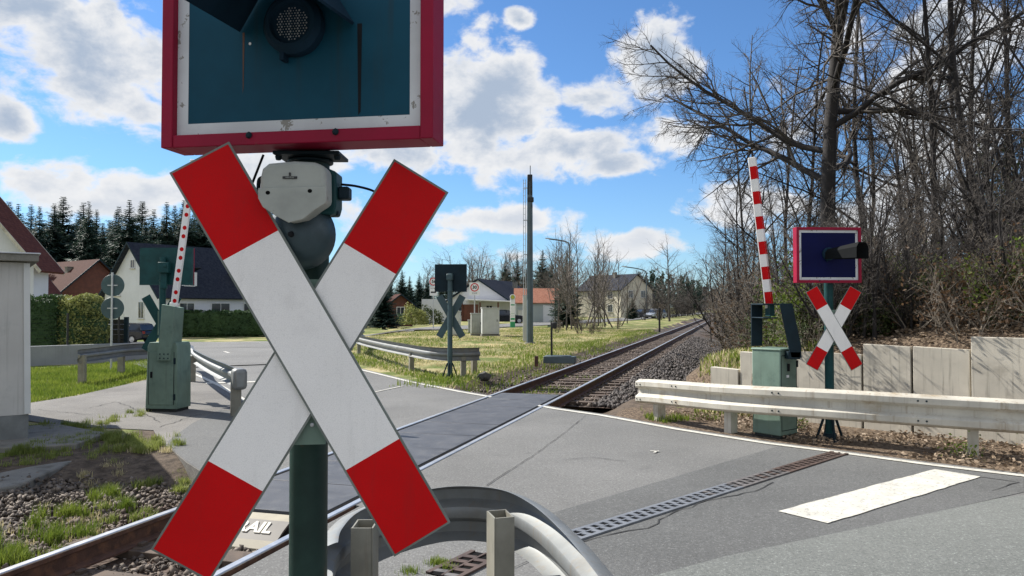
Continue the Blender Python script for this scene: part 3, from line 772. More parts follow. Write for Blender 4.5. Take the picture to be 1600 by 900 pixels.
def signal_panel(parent, zb, w, h, yaw, face, hood_right=False, lamp=True, y0=-.14, back=m_green, x0=0, lz=.54, hood=(.40, 0), hk=1.0, hm=None, closed=False, deep=False):
    M_ = TR(x0, 0, zb) @ RZ(yaw) @ TR(0, y0, 0)
    p = MB(); p.use(back)
    p.box((0, .05, h/2), (w - .012, .06, h - .012), M_)
    if closed: p.box((0, .062, h/2), (w + .012, .07, h + .012), M_)
    f = -.0; b1, b2 = .036, .071
    p.use(face); p.add([(-w/2+b2, .0, b2), (w/2-b2, .0, b2), (w/2-b2, .0, h-b2), (-w/2+b2, .0, h-b2)], [(0,1,2,3)], M_)
    p.use(m_wborder)
    iw, ow, ih, oh = w/2 - b2, w/2 - b1 - .0005, b2, b1 + .0005
    q = lambda a, b, c, d: p.add([(a[0], .0, a[1]), (b[0], .0, b[1]), (c[0], .0, c[1]), (d[0], .0, d[1])], [(0,1,2,3)], M_)
    q((-ow, oh), (ow, oh), (iw, ih), (-iw, ih)); q((-iw, h-ih), (iw, h-ih), (ow, h-oh), (-ow, h-oh))
    q((-ow, oh), (-iw, ih), (-iw, h-ih), (-ow, h-oh)); q((iw, ih), (ow, oh), (ow, h-oh), (iw, h-ih))
    pan = p.build('signal_board', None, parent)
    fr = MB(); fr.use(m_redframe); d = .115
    for xx in (-w/2 + b1/2, w/2 - b1/2): fr.box((xx, d/2 - .022, h/2), (b1, d, h), M_)
    for zz in (b1/2, h - b1/2): fr.box((0, d/2 - .021, zz), (w - 2*b1, d - .002, b1), M_)
    fo = fr.build('board_frame', None, pan, bevel=.003)
    bo = MB()
    for xx in (-.13, .125): bo.lathe([(0, .006), (.006, .005), (.010, .0)], 8, M_ @ TR(xx, -.0225, b1*.75) @ RX(math.pi/2))
    pieces(bo, 'frame_screw', m_dark, pan)
    if lamp:
        lz = h * lz ; lx = 0
        lm = MB(); lm.use(m_hood)
        A_ = M_ @ TR(lx, 0, lz) @ RX(math.pi/2)
        lm.lathe([(.085, .0), (.085, .03), (.072, .045), (.06, .046), (.057, .03), (.0, .028)], 28, A_)
        lm.use(m_lensw)
        for i in range(-5, 6):
            for j in range(-6, 7):
                x, y = i * .0085 + (j % 2) * .00425, j * .0072
                if x*x + y*y < .0021: lm.disc(.0017 + .0006 * ((i*7 + j*3) % 3), A_ @ TR(x, y, .0305), 6)
        lm.use(m_hood).box((-.028, -.02, lz - .085), (.012, .03, .03), M_)
        lm.build('lamp', None, pan)
        hd = MB(); hd.use(hm or m_hood)
        ln, hya = hood; Mh = M_ @ TR(0, -.006, 0) @ RZ(hya)
        # trough: wide flat top with sloping flanks, open to the front and below
        pr = [(x * hk, z * hk) for x, z in ((-.172, .0), (-.105, .105), (.105, .105), (.172, .0))]
        if deep: pr = [(x * hk, z * hk) for x, z in ((-.17, -.15), (-.165, .04), (-.10, .125), (.10, .125), (.165, .04), (.17, -.15))]
        def sec(y, k, drop): return [(x * k + lx, y, lz + z * k - drop) for x, z in pr] + [(x * k * .97 + lx, y, lz + (z - .006) * k - drop) for x, z in reversed(pr)]
        a, c = (sec(-.002, 1, 0), sec(-ln, .92, .03)) if not deep else (sec(-.002, .62, .0), sec(-ln, 1.0, -.03))
        n = len(a); hd.add(a + c, [tuple(range(n)), tuple(reversed(range(n, 2*n)))] + [(i, i+n, (i+1) % n + n, (i+1) % n) for i in range(n)], Mh)
        hd.build('hood', None, pan)
    return pan
def signal_post(parent, top, r=.055, struts=False, flange=True, m_=None):
    m_ = m_ or m_post
    p = MB(); p.tube([(0,0,-.1),(0,0,top)], r, 24)
    if flange:
        p.lathe([(r+.001, top-.46), (r+.012, top-.455), (r+.012, top-.43), (r+.001, top-.425)], 24)
    o = p.build('post', m_, parent)
    if struts:
        s = MB()
        for a in (.3, 1.6, 3.3, 4.7): s.tube([(.20*math.cos(a), .20*math.sin(a), -.02), (r*1.0*math.cos(a), r*math.sin(a), .36)], .018, 6)
        s.tube([(0,0,-.02),(0,0,.08)], [.11,.08], 16)
        pieces(s, 'foot_strut', m_dark, parent)
    return o

# near signal, right in front of the camera
PN = Vector((-.600, 2.28, 0))
s1 = thing('crossing_signal', 'nearest and largest signal post with huge red and white crossbuck and grey bell', 'crossing signal', PN)
sp1 = signal_post(s1, 2.78, flange=False)
crossbuck(s1, 1.588, R(7), y0=-.155, tilt=(-.1, 1.0), dx=.006, L=1.235, W=.167, front=(.024, .043, .975))
pan1 = signal_panel(s1, 2.203, .80, .66, R(-9.5), m_blue, y0=-.15, x0=.022, lz=.50)
Ms = TR(.022, 0, 2.203) @ RZ(R(-9.5)) @ TR(0, -.15, 0)
MB().use(m_rust).add([(-.163,-.0008,.325),(-.157,-.0008,.325),(-.1585,-.0008,.17),(-.161,-.0008,.15)], [(0,1,2,3)], Ms).build('rust_streak', None, pan1)
MB().use(m_black).add([(.178,-.0008,.33),(.192,-.0008,.33),(.189,-.0008,.085),(.182,-.0008,.075)], [(0,1,2,3)], Ms).build('grime_streak', None, pan1)
MB().use(m_signw).disc(.0042, Ms @ FACE(-.140, -.0012, .292), 10).build('hole_light_dot', None, pan1)  # white dot painted for the daylight shining through a small hole
fl = MB(); fl.lathe([(.057, 2.176), (.066, 2.178), (.066, 2.186), (.057, 2.186)], 24); fl.box((0.01, -.03, 2.193), (.19, .13, .010)); 
for sx in (-.085, .085): fl.lathe([(0,.012),(.008,.011),(.011,0)], 6, TR(sx + .01, -.07, 2.186) @ RX(math.pi))
fl.build('board_bracket', m_dark, s1, bevel=.002)
bl = MB(); bl.use(m_cream)   # bell housing: rounded lid, lip running to a point below
out = [(-.100,1.972),(-.086,1.942),(-.05,1.912),(-.012,1.890),(.03,1.902),(.065,1.935),(.096,1.958),(.094,2.062),(.088,2.082),(.06,2.094),(-.0,2.098),(-.075,2.090),(-.094,2.072),(-.1,2.04)]
bl.prism(out, -.215, -.135); 
bh = bl.build('bell_housing', None, s1, bevel=.012, M=TR(.010, 0, 2.146) @ Matrix.Diagonal((.92, 1, .80, 1)) @ TR(0, 0, -2.098))
b2 = MB(); b2.use(m_cream); b2.prism([(-.102,2.004),(-.102,1.970),(-.088,1.940),(-.05,1.910),(-.012,1.887),(.03,1.899),(.066,1.932),(.098,1.955),(.098,2.010)], -.220, -.2155)
b2.build('housing_lip', None, bh, bevel=.002)
b3 = MB(); b3.use(m_void)
for xx, zz in ((-.073,1.988),(.050,1.994)): b3.disc(.0068, FACE(xx, -.2203, zz), 14)
b3.use(m_signk).box((-.010, -.2165, 2.040), (.042, .003, .0085)); b3.box((-.010, -.2165, 2.0515), (.005, .003, .011))
pieces(b3, 'housing_detail', None, bh)
b4 = MB(); text_into(b4, 'SIEMENS', .0068, FACE(-.010, -.2182, 2.040), m_cream, .0002); b4.build('nameplate_lettering', None, bh)
b5 = MB(); b5.use(m_green).prism([(-.07,1.93),(.098,1.93),(.105,1.96),(.105,2.08),(.08,2.092),(-.08,2.09)], -.134, -.05); b5.use(m_dark).box((.122, -.09, 2.01), (.035, .05, .045)); b5.box((.09,-.09,1.94),(.03,.03,.02))
b5.build('bell_back_case', None, s1, bevel=.006, M=TR(.012,0,2.14) @ Matrix.Diagonal((.9,1,.8,1)) @ TR(0,0,-2.092))
dm = MB(); dm.use(m_bell); A_ = TR(.000, -.085, 1.957) @ RZ(R(-6)) @ RX(math.pi/2 + R(4))
dm.lathe([(.097, -.0), (.100, .004), (.097, .020), (.088, .040), (.069, .060), (.043, .075), (.018, .082), (.0, .083)], 40, A_); dm.use(m_black).lathe([(0,.092),(.007,.091),(.009,.080)], 12, A_)
dm.build('bell_dome', None, s1)
cbk = MB(); cbk.tube(smooth([(.11,-.085,2.102),(.16,-.09,2.095),(.215,-.10,2.075),(.245,-.11,2.03),(.25,-.115,1.97)], 6), .0038, 6); 
cbk.tube(smooth([(-.088,-.16,2.11),(-.103,-.155,2.10),(-.104,-.15,2.05),(-.098,-.15,2.02)], 6), .0055, 6); cbk.tube([(-.135,-.02,2.20),(-.165,-.05,2.09)], .004, 6)
pieces(cbk, 'cable', m_black, s1)

# right signal
PR_ = G(1297, 686)
s2 = thing('crossing_signal', 'green signal post behind the long guardrail with navy board, black hood and clean crossbuck', 'crossing signal', PR_, R(-3))
signal_post(s2, 2.62, .058, True, m_=m_green)
crossbuck(s2, 1.475, R(4), y0=-.15, tilt=(0, 0), dx=0)
signal_panel(s2, 2.07, .87, .73, R(6), m_navy, y0=-.17, x0=-.075, lz=.52, hood=(.50, R(27)), hk=.72, hm=m_hoodk, deep=True)
# left and middle signals, seen from the back
PL_ = Vector((XD(254, 14.6), 14.6, 0))
s3 = thing('crossing_signal', 'wide green signal board seen from behind above the left barrier cabinet', 'crossing signal', PL_, R(180))

signal_post(s3, 2.7, .06, m_=m_green)
crossbuck(s3, 1.44, R(2), back=m_green, y0=-.12, dx=.07)
p3 = signal_panel(s3, 2.18, 1.02, .70, R(-4), m_navy, y0=-.14, x0=-.03, closed=True)
jb = MB(); jb.box((-.06, .06, 2.5), (.2, .14, .2)); jb.lathe([(0,.02),(.03,.02),(.03,0)], 12, TR(-.1,.13,2.53) @ RX(-math.pi/2)); jb.box((-.04,.04,2.25),(.12,.06,.3)); jb.build('junction_box', m_green, s3, bevel=.01)
PM_ = G(703, 590)
s4 = thing('crossing_signal', 'dark signal board and crossbuck seen from behind on the grass at the bent guardrail', 'crossing signal', PM_, R(172))
signal_post(s4, 2.6, .062, True, m_=m_signb)
crossbuck(s4, 1.52, R(4), back=m_signb, y0=-.13)
signal_panel(s4, 2.14, .79, .68, R(2), m_navy, y0=-.15, back=m_dark, closed=True)
jb = MB(); jb.box((0, .04, 2.5), (.16, .12, .16)); jb.build('junction_box', m_signb, s4, bevel=.02)

# ------------------------------------------------------------------ barriers
PB = G(1211, 680)
b1 = thing('crossing_barrier', 'raised red and white striped barrier arm on a green cabinet behind the long guardrail', 'barrier', PB, R(38))
c_ = MB(); c_.box((0, 0, .60), (.40, .44, 1.14)); c_.box((0, 0, 1.18), (.425, .465, .03)); cab = c_.build('cabinet', m_ped, b1, bevel=.02)
c_ = MB(); c_.box((0,0,.015),(.36,.4,.05)); c_.build('cabinet_foot', m_lichen, b1)
h_ = MB().use(m_black); h_.box((-.03, -.235, .94), (.035, .02, .10)); h_.use(m_signw).box((-.03, -.2215, .82), (.06, .004, .035)); h_.build('cabinet_lock', None, cab, bevel=.004)
sm_ = MB().use(m_dark); 
for zz in (.30, .62, .98): sm_.box((.195, -.224, zz), (.02, .02, .09))
pieces(sm_, 'hinge', None, cab)
MB().use(m_void).box((0, -.2205, .10), (.36, .003, .008)).box((0, -.2205, 1.10), (.36, .003, .008)).box((-.178, -.2206, .6), (.008, .003, 1.0)).box((.178, -.2206, .6), (.008, .003, 1.0)).build('door_seam', None, cab)
# local frame of the lever/arm, facing the camera again
LV = thing; lever_rz = RZ(R(-38))
def on1(x, y, z): return (lever_rz @ Vector((x, y, z)))
lv = MB(); lv.use(m_dark)
def plate(mb, pts, y0, y1): mb.prism(pts, y0, y1, lever_rz)
plate(lv, [(.10,1.08),(.24,1.08),(.24,1.22),(.125,1.80),(-.045,1.80)], -.36, -.33)
plate(lv, [(-.26,1.21),(-.11,1.21),(-.10,1.80),(-.26,1.80)], .16, .19)
plate(lv, [(-.26,1.60),(-.06,1.60),(-.06,1.615),(-.26,1.615)], -.33, .16)
plate(lv, [(-.26,1.78),(-.0,1.78),(-.0,1.80),(-.26,1.80)], -.33, .16)
plate(lv, [(.06,1.06),(.22,1.06),(.23,1.16),(.06,1.16)], -.36, -.20)
lo = lv.build('lever', None, b1, bevel=.006)
cwt = MB(); plate(cwt, [(-.12,1.63),(-.06,1.63),(-.06,1.78),(-.12,1.78)], -.2, .0); cwt.build('counterweight', m_green, lo)
ar = MB(); base = Vector(on1(-.085, -.05, 1.80)); tip = Vector(on1(-.30, -.05, 3.80)); dirv = (tip - base).normalized(); Ls = (tip - base).length
def bar(mb, a, b_, w, d, Mx):  # box between distances a..b along the arm
    mb.box((0, 0, (a + b_) / 2), (w, d, b_ - a), Mx)
Mx = Matrix.Translation(base) @ dirv.to_track_quat('Z', 'Y').to_matrix().to_4x4()
Mx = Matrix.Translation(base) @ lever_rz @ RY(math.atan2(-.215, 2.0)) @ RZ(R(-28))
ar.use(m_white).box((0, 0, Ls/2 - .03), (.095, .12, Ls + .06), Mx)
ao = ar.build('barrier_arm', None, b1, bevel=.006)
st = MB().use(m_red)
for k in range(6):
    z0_ = Ls - .30 - k * .345
    st.add([(-.0478+.012,-.0615,z0_),(.0465,-.0615,z0_),(.0465,-.0615,z0_+.175),(-.0478+.012,-.0615,z0_+.175)], [(0,1,2,3)], Mx)
    st.add([(.0485,-.06,z0_),(.0485,.06,z0_),(.0485,.06,z0_+.175),(.0485,-.06,z0_+.175)], [(0,1,2,3)], Mx)
pieces(st, 'red_stripe', None, ao)
# left barrier
PB2 = G(263, 641)
b2_ = thing('crossing_barrier', 'raised white barrier arm with red dots on the green cabinet left of the near crossbuck', 'barrier', PB2, R(-6))
c_ = MB(); c_.prism([(-.28,.05),(.28,.05),(.27,1.10),(.24,1.16),(-.22,1.16),(-.25,1.10)], -.22, .22); c_.box((0,-.225,.56),(.44,.012,.88)); cab = c_.build('cabinet', m_ped, b2_, bevel=.018)
c_ = MB(); c_.box((0,0,.025),(.5,.4,.06)); 
for xx in (-.24, .24): c_.box((xx,-.2,.03),(.05,.06,.05))
c_.build('cabinet_foot', m_lichen, b2_)
lv = MB(); lv.prism([(-.05,.86),(.18,.86),(.22,1.30),(.25,1.76),(.03,1.80),(.0,1.3)], -.29, -.22)
lv.prism([(.0,1.1),(.2,1.1),(.24,1.74),(.05,1.78)], -.22, .05)
lo = lv.build('lever', m_ped, b2_, bevel=.008)
bt = MB()
for xx in (.0, .07, .14):
    for zz in (.90, .97): bt.lathe([(0,.010),(.010,.009),(.012,0)], 8, TR(xx+.01,-.29,zz) @ RX(math.pi/2))
pieces(bt, 'lever_bolt', m_dark, lo)
ar = MB(); Mx = TR(.16, -.14, 1.76) @ RY(math.atan2(.325, 2.45)); ar.box((0,0,1.25),(.105,.06,2.5),Mx); ar.box((-.0,0,.03),(.13,.08,.06),Mx); ao = ar.build('barrier_arm', m_white, b2_, bevel=.006)
dt = MB()
for k in range(7):
    for zz in (.10, .245) : dt.disc(.036, Mx @ TR(.016, -.0315, zz + k*.365 - .0) @ RX(math.pi/2), 16)
pieces(dt, 'red_reflector', m_red, ao)

sm_ = MB().use(m_dark)
for zz in (.25, .85): sm_.box((.232, -.228, zz), (.03, .022, .10))
pieces(sm_, 'hinge', None, cab)
MB().use(m_black).box((-.17, -.238, .62), (.03, .02, .10)).build('handle', None, cab)
MB().use(m_signw).box((.02, -.2325, .90), (.07, .003, .045)).build('label_plate', None, cab)
MB().use(m_void).box((-.2215, -.2285, .56), (.006, .006, .88)).box((.2215, -.2285, .56), (.006, .006, .88)).build('door_seam', None, cab)
# ------------------------------------------------------------------ guardrails
WP = [(0,.156),(.014,.152),(.072,.130),(.080,.122),(.082,.068),(.074,.058),(.022,.032),(.016,.022),(.016,-.022),(.022,-.032),(.074,-.058),(.082,-.068),(.080,-.122),(.072,-.130),(.014,-.152),(0,-.156)]
def guardrail(label, path, posts, mt, side=1, hs=1.0, head=None, mp=None, post_side=1, tops=None, group=None, post_w=(.10, .15), dz=0):
    pts = [Vector(p) for p in path]; o0 = pts[0].copy(); o0.z = 0
    th = thing('guardrail', label, 'guardrail', o0, 0, group)
    P = smooth([p - o0 for p in pts], 8)
    front = [(a * side, b * hs) for a, b in WP]
    prof = front + [(a - .006 * side, b) for a, b in reversed(front)]
    g = MB(); g.sweep(prof, P); 
    bm_ = g.build('beam', mt, th)
    bt = MB()
    for (x, y, ztop) in posts:
        q = Vector((x, y, 0)) - o0
        best = min(range(len(P)), key=lambda i: (P[i].xy - q.xy).length)
        t_ = P[min(best+1, len(P)-1)] - P[max(best-1, 0)]; ang = math.atan2(t_.y, t_.x)
        mb = MB(); M_ = TR(q.x, q.y, 0) @ RZ(ang); w, d = post_w; z0 = float(gz(x, y)) - .1
        # a folded sigma post: a web and two flanges
        mb.box((0, 0, (ztop+z0)/2), (w, .008, ztop-z0), M_)
        for sx in (-1, 1): mb.box((sx*(w/2 - .004), d/2 - .0, (ztop+z0)/2), (.008, d, ztop-z0), M_)
        mb.box((0, d - .004, (ztop+z0)/2), (w - .0165, .0075, ztop - z0 - .004), M_)
        mb.build('post', mp or m_postst, th)
    for i in range(2, len(P) - 1, 9):
        t_ = P[min(i+1, len(P)-1)] - P[max(i-1, 0)]; t_.z = 0; t_.normalize(); r_ = Vector((t_.y, -t_.x, 0)) * side
        for dzz in (.096, -.096):
            for kk in (0, 1):
                c = P[i] + t_ * (.09 * kk) + r_ * .080 + Vector((0, 0, dzz * hs)); 
                bt.lathe([(0,.012),(.008,.011),(.013,.0)], 8, Matrix.Translation(c) @ r_.to_track_quat('Z', 'Y').to_matrix().to_4x4())
    if bt.v: pieces(bt, 'bolt', m_dark, bm_)
    if head is not None:
        for e in head:
            p = P[0] if e == 0 else P[-1]; t_ = (P[1] - P[0]) if e == 0 else (P[-1] - P[-2]); t_.z = 0; t_.normalize()
            mb = MB(); M_ = Matrix.Translation(p) @ RZ(math.atan2(t_.y, t_.x))
            mb.box((0, .02 * side * -1, 0), (.30, .22, .335 * hs), M_); mb.build('end_cap', mt, th, bevel=.06)
    return th
gp = [(G(1000,640).x, 12.3, .46)]
rp = [D(999, 611, 12.3), D(1024, 612, 11.95), D(1135, 622, 10.72), D(1300, 632, 9.68), D(1517, 646, 8.88), D(1700, 657, 8.35), D(1900, 668, 7.9)]
guardrail('long pale weathered guardrail in front of the striped barrier and concrete wall', rp,
    [(G(1024,655).x, 12.02, .6), (3.02, 10.80, .62), (5.36, 8.97, .66), (7.3, 8.2, .66)], m_galvw, side=1, hs=1.22, post_w=(.115, .15), mp=m_galvw)
nr = [(-.775, 3.42, .555), (-.80, 3.62, .56), (-.775, 3.93, .56), (-.62, 4.24, .56), (-.36, 4.46, .56), (-.08, 4.40, .56), (.10, 4.08, .56), (.24, 3.55, .56), (.335, 3.0, .56), (.42, 2.4, .56), (.5, 1.6, .56)]
guardrail('bent galvanised guardrail curving round two posts at the bottom of the view', nr, [(-.105, 3.90, .705), (-.655, 3.70, .715)], m_galv, side=-1, hs=1.0, post_w=(.15, .10))
lr = [(-9.78, 17.45, .64), (-9.95, 19.0, .63), (-10.1, 20.3, .62), (-9.9, 21.2, .6), (-9.3, 21.5, .6), (-8.6, 20.5, .6), (-7.75, 18.6, .6), (-6.2, 15.6, .60), (-4.40, 12.35, .60)]
guardrail('galvanised guardrail bending round the grass corner beside the left barrier', lr, [(-9.72, 17.55, .66), (-10.18, 20.2, .66), (-7.6, 18.1, .6), (-4.52, 12.4, .62)], m_galv, side=-1, hs=1.0, head=(1,))
mr = [(-6.4, 33, .6), (-5.9, 29, .58), (-4.3, 24.6, .57), (-3.0, 21.5, .57), (-2.35, 20.1, .565), (-1.75, 19.5, .56), (-1.25, 19.4, .56), (-.80, 19.6, .56)]
guardrail('curved grey guardrail on the grass in front of the dark signal board', mr, [(-5.75, 28.6, .5), (-2.82, 21.15, .48), (-1.22, 19.45, .5), (-.98, 20.4, .5)], m_galv, side=-1, hs=1.05, post_w=(.13, .12))

# ------------------------------------------------------------------ retaining wall of concrete panels
wl = thing('retaining_wall', 'pale concrete retaining wall of upright panels holding back the wooded bank', 'retaining wall', (WA[0], WA[1], 0), math.atan2(WD[1], WD[0]))
tp = [(-2.55,-2.02,.74,.72),(-2.0,-1.22,1.02,1.0),(-1.2,-.02,1.06,1.06),(.0,.66,1.215,1.195),(.68,1.40,1.205,1.185),(1.42,2.42,1.36,1.36),(2.44,3.5,1.38,1.38),(3.52,4.6,1.38,1.38),(4.62,5.7,1.4,1.4),(5.72,6.8,1.4,1.4),(6.82,9,1.4,1.4),(9.02,11.5,1.4,1.4),(11.52,14,1.4,1.4)]
for i, (a, e, za, zb_) in enumerate(tp):
    off = random.uniform(-.015, .02) + (-.03 if i == 5 else 0)
    mb = MB(); mb.prism([(a+.006,-.3),(e-.006,-.3),(e-.006,zb_),(a+.006,za)], off, off + .13)
    mb.build('wall_panel', m_conc, wl, bevel=.006)

# ------------------------------------------------------------------ hut on the left
HU = thing('service_hut', 'pale rendered service hut with overhanging flat roof cut off at the picture edge', 'hut', (-6.27, 10.0, 0), R(35))
hw = MB().use(m_hut); hw.prism([(-3.2,.36),(.0,.36),(-.035,2.33),(-3.2,2.33)], 0, 3.4); hw.use(m_plinth).prism([(-3.2,-.5),(.005,-.5),(.0,.3595),(-3.2,.3595)], .002, 3.39)
hb = hw.build('hut_wall', None, HU, bevel=.004)
hr = MB().use(m_conc2); hr.box((-1.6, 1.7, 2.385), (3.36, 3.7, .09)); hr.use(m_alum).box((-1.6, 1.7, 2.441), (3.40, 3.74, .02)); ro = hr.build('roof', None, HU, bevel=.008)
hv = MB(); hv.box((-.75, 1.0, 2.50), (.5, .3, .10)); hv.box((-.3, 1.3, 2.475), (.7, .4, .045)); hv.lathe([(.0,.16),(.11,.16),(.11,0)], 14, TR(-.62,1.2,2.5)); hv.build('roof_vent', m_alum, ro, bevel=.01)
hc = MB(); hc.box((-.03, -.012, 1.345), (.07, .02, 1.95), rot=RY(R(-1.0))); hc.build('corner_strip', m_door, HU)
# slab beside the hut and concrete edge of the bank
sl_ = tag(MB().slab([tuple(G(*p)[:2]) for p in ((-60,676),(90,668),(166,682),(120,700),(40,706),(-60,706))], -.10, .055).build('concrete_slab', m_conc2, bevel=.015), 'broken flat concrete slab lying at the foot of the hut', 'concrete slab')
eg = [G(*p) for p in ((-180,742),(20,722),(118,706),(124,712),(30,752),(-180,790))]
MBe = MB().slab([tuple(p[:2]) for p in eg], -.5, -.03)
tag(MBe.build('concrete_edging', m_conc2, bevel=.02), 'dark mossy concrete edging below the hut beside the ballast', 'concrete edging')
# low wall with wire fence, dark gate, sign pole
wv = thing('low_wall', 'low blue-grey rendered garden wall behind the left guardrail', 'garden wall', (0, 0, 0))
a_, b__ = Vector((XD(-60, 21.7), 21.7, 0)), Vector((XD(236, 25.5), 25.5, 0))
mb = MB(); dv = (b__ - a_); Lw = dv.length; mb.box((Lw/2, .1, .15), (Lw, .2, .86)); mb.build('wall_body', m_wall_l, wv, bevel=.01); wv.location = a_; wv.rotation_euler.z = math.atan2(dv.y, dv.x)
fe = thing('wire_fence', 'thin dark wire fence standing on the low garden wall', 'wire fence', a_ + Vector((0, .1, .585)), math.atan2(dv.y, dv.x))
for k in range(3): MB().box((1.2 + k*1.5, .1, .48), (.05,.05,1.0)).build('fence_post', m_signk, fe)
mb = MB(); 
for k in range(8): mb.tube([(0,.1,.1+k*.115),(Lw-1.6,.1,.1+k*.115)], .004, 4)
mb.build('wires', m_black, fe)
ga = thing('privacy_gate', 'dark slatted privacy gate next to the rounded hedge and dark car', 'gate', (XD(148,27.5), 27.5, -.1), R(12))
mb = MB()
for k in range(7): mb.box((.52, .02*(k%2), .22+k*.185), (1.04, .03, .165))
mb.build('slat_panel', m_signk, ga); MB().box((1.06,0,.75),(.14,.16,1.5)).build('gate_post', m_dark, ga, bevel=.01); MB().box((-.04,0,.7),(.1,.12,1.4)).build('gate_post', m_dark, ga, bevel=.01)
def rsign(name, label, cat, base, parts_fn, rz=0, group=None):
    th = thing(name, label, cat, base, rz, group); parts_fn(th); return th
def back_sign(th):
    MB().tube([(0,0,-.1),(0,0,2.72)], .03, 10).build('pole', m_alum, th)
    for zz in (2.36, 1.72):
        mb = MB().use(m_signb); mb.lathe([(0,.0),(.30,0),(.305,.01),(.30,.022),(0,.022)], 36, TR(0,.045,zz) @ RX(-math.pi/2)); d_ = mb.build('round_plate', None, th)
        mb = MB().use(m_alum); mb.box((0,.035,zz),(.26,.02,.03)); mb.build('clamp', None, d_)
rsign('road_sign', 'two round signs one above the other seen from behind on one pole at the hedge', 'road sign', (XD(175,21.4), 21.4, 0), back_sign, R(10))

# ------------------------------------------------------------------ things on the far side grass
def cabinet(label, cx, wpx, top, bot, mt, depth=.5, rz=0, foot=True):
    g_ = G(cx, bot); w = wpx / FPX * g_.y; h = (bot - top) / FPX * g_.y
    th = thing('utility_cabinet', label, 'cabinet', g_, rz)
    mb = MB(); mb.box((0, depth/2, h/2 + .06), (w, depth, h - .12)); b_ = mb.build('cabinet_body', mt, th, bevel=.02)
    mb = MB(); mb.box((0, depth/2 - .01, h - .02), (w + .06, depth + .08, .05)); mb.build('lid', mt, th, bevel=.01)
    mb = MB(); mb.box((0, depth/2, .03), (w + .08, depth + .08, .12)); mb.build('plinth', m_conc2, th)
    mb = MB(); mb.box((-.002, -.004, h/2 + .05), (w * .9, .012, h * .8)); d_ = mb.build('door', mt, th, bevel=.004)
    mb = MB(); mb.box((w*.36, -.02, h*.55), (.03, .03, .14)); mb.build('handle', m_dark, d_)
    return th
cabinet('large pale grey utility cabinet, tallest of the group on the grass', 767, 27, 481, 525, m_cab, .8, R(8))
cabinet('smaller dirty grey cabinet directly left of the tall pale cabinet', 745, 17, 489.5, 524, m_cabd, .6, R(8))
cabinet('narrow low grey cabinet partly hidden at the left of the dirty cabinet', 734.5, 6, 500, 521, m_cabd, .5, R(5))
cabinet('pale cabinet standing behind the post of the dark signal board', 709, 18, 486, 526, m_cab, .6, R(-4))
cabinet('white box with scribbled front in front of the orange-roofed garage', 814, 9.5, 484, 504, m_cab, .4, 0)
# mast
PM2 = G(828, 539)
ms = thing('radio_mast', 'tall slim steel radio mast with antenna at its top', 'mast', PM2)
MB().tube([(0,0,-.1),(0,0,7.6)], [.155,.125], 8).build('mast_tube', m_mast, ms)
mb = MB(); mb.box((0,0,7.45),(.24,.24,.95)); mb.box((.03,-.02,6.75),(.30,.26,.22)); mb.box((.02,0,6.45),(.22,.2,.2)); mb.build('antenna_head', m_signk, ms, bevel=.03)
mb = MB(); mb.tube([(0.02,0,7.9),(0.02,0,8.35)], .018, 6); mb.build('aerial_rod', m_signk, ms)
mb = MB(); 
for dx_ in (-.30, -.20): mb.tube([(dx_,0,2.2),(dx_,0,7.7)], .016, 5)
for k in range(19): mb.box((-.25,0,2.3+k*.29),(.1,.015,.015))
for zz in (2.6,4.2,5.8,7.3): mb.box((-.15,0,zz),(.26,.04,.04))
mb.build('ladder', m_alum, ms)
mb = MB(); mb.tube([(0,0,-.05),(0,0,.12)], [.28,.24], 12); mb.build('mast_foot', m_conc2, ms)
cx_ = thing('cable_duct', 'tall narrow pale metal box beside the radio mast', 'equipment box', G(820.5, 535), 0)
MB().box((0,0,1.16),(.22,.2,2.32)).build('duct_body', m_cab, cx_, bevel=.02); MB().box((0,-.0,2.33),(.25,.23,.04)).build('lid', m_cab, cx_); MB().box((0,-.104,.6),(.16,.012,.7)).build('door', m_cab, cx_)
eq = thing('track_equipment', 'thin black post with a small box rising from a dark plinth next to the rails', 'track equipment', G(875, 567), R(-16))
mb = MB(); mb.box((0,0,.10),(1.0,.35,.22)); mb.box((-.05,0,.22),(.8,.28,.03)); mb.build('plinth', m_mast, eq, bevel=.02)
mb = MB(); mb.box((-.27,0,.68),(.055,.055,1.2)); mb.build('post', m_signk, eq); mb = MB(); mb.box((-.18,0,1.17),(.15,.1,.2)); mb.build('post_box', m_signk, eq, bevel=.02)
sb = thing('marker_stub', 'short rusty square stub standing in the grass beside the rails', 'marker post', G(838, 572), 0)
MB().box((0,0,.14),(.11,.11,.30)).build('stub_body', m_rust, sb, bevel=.01); MB().box((0,0,.293),(.12,.12,.012)).build('stub_cap', m_rust, sb)
mp = thing('marker_post', 'thin dark marker post standing in the grass further along the track', 'marker post', G(1030.5, 519), 0)
MB().box((0,0,.85),(.12,.1,1.7)).build('post', m_signk, mp); MB().box((0,-.06,1.55),(.16,.02,.25)).build('plate', m_signk, mp)
rk = MB(); 
bm = bmesh.new(); bmesh.ops.create_icosphere(bm, subdivisions=2, radius=.16)
for v in bm.verts: v.co *= random.uniform(.8, 1.15); v.co.z *= .75
rk.add([v.co.copy() for v in bm.verts], [[v.index for v in f.verts] for f in bm.faces]); bm.free()
o = rk.build('rock', m_rock); o.location = G(757, 592) + Vector((0,0,.06)); tag(o, 'single dark rock lying on the grass near the mid guardrail', 'rock')

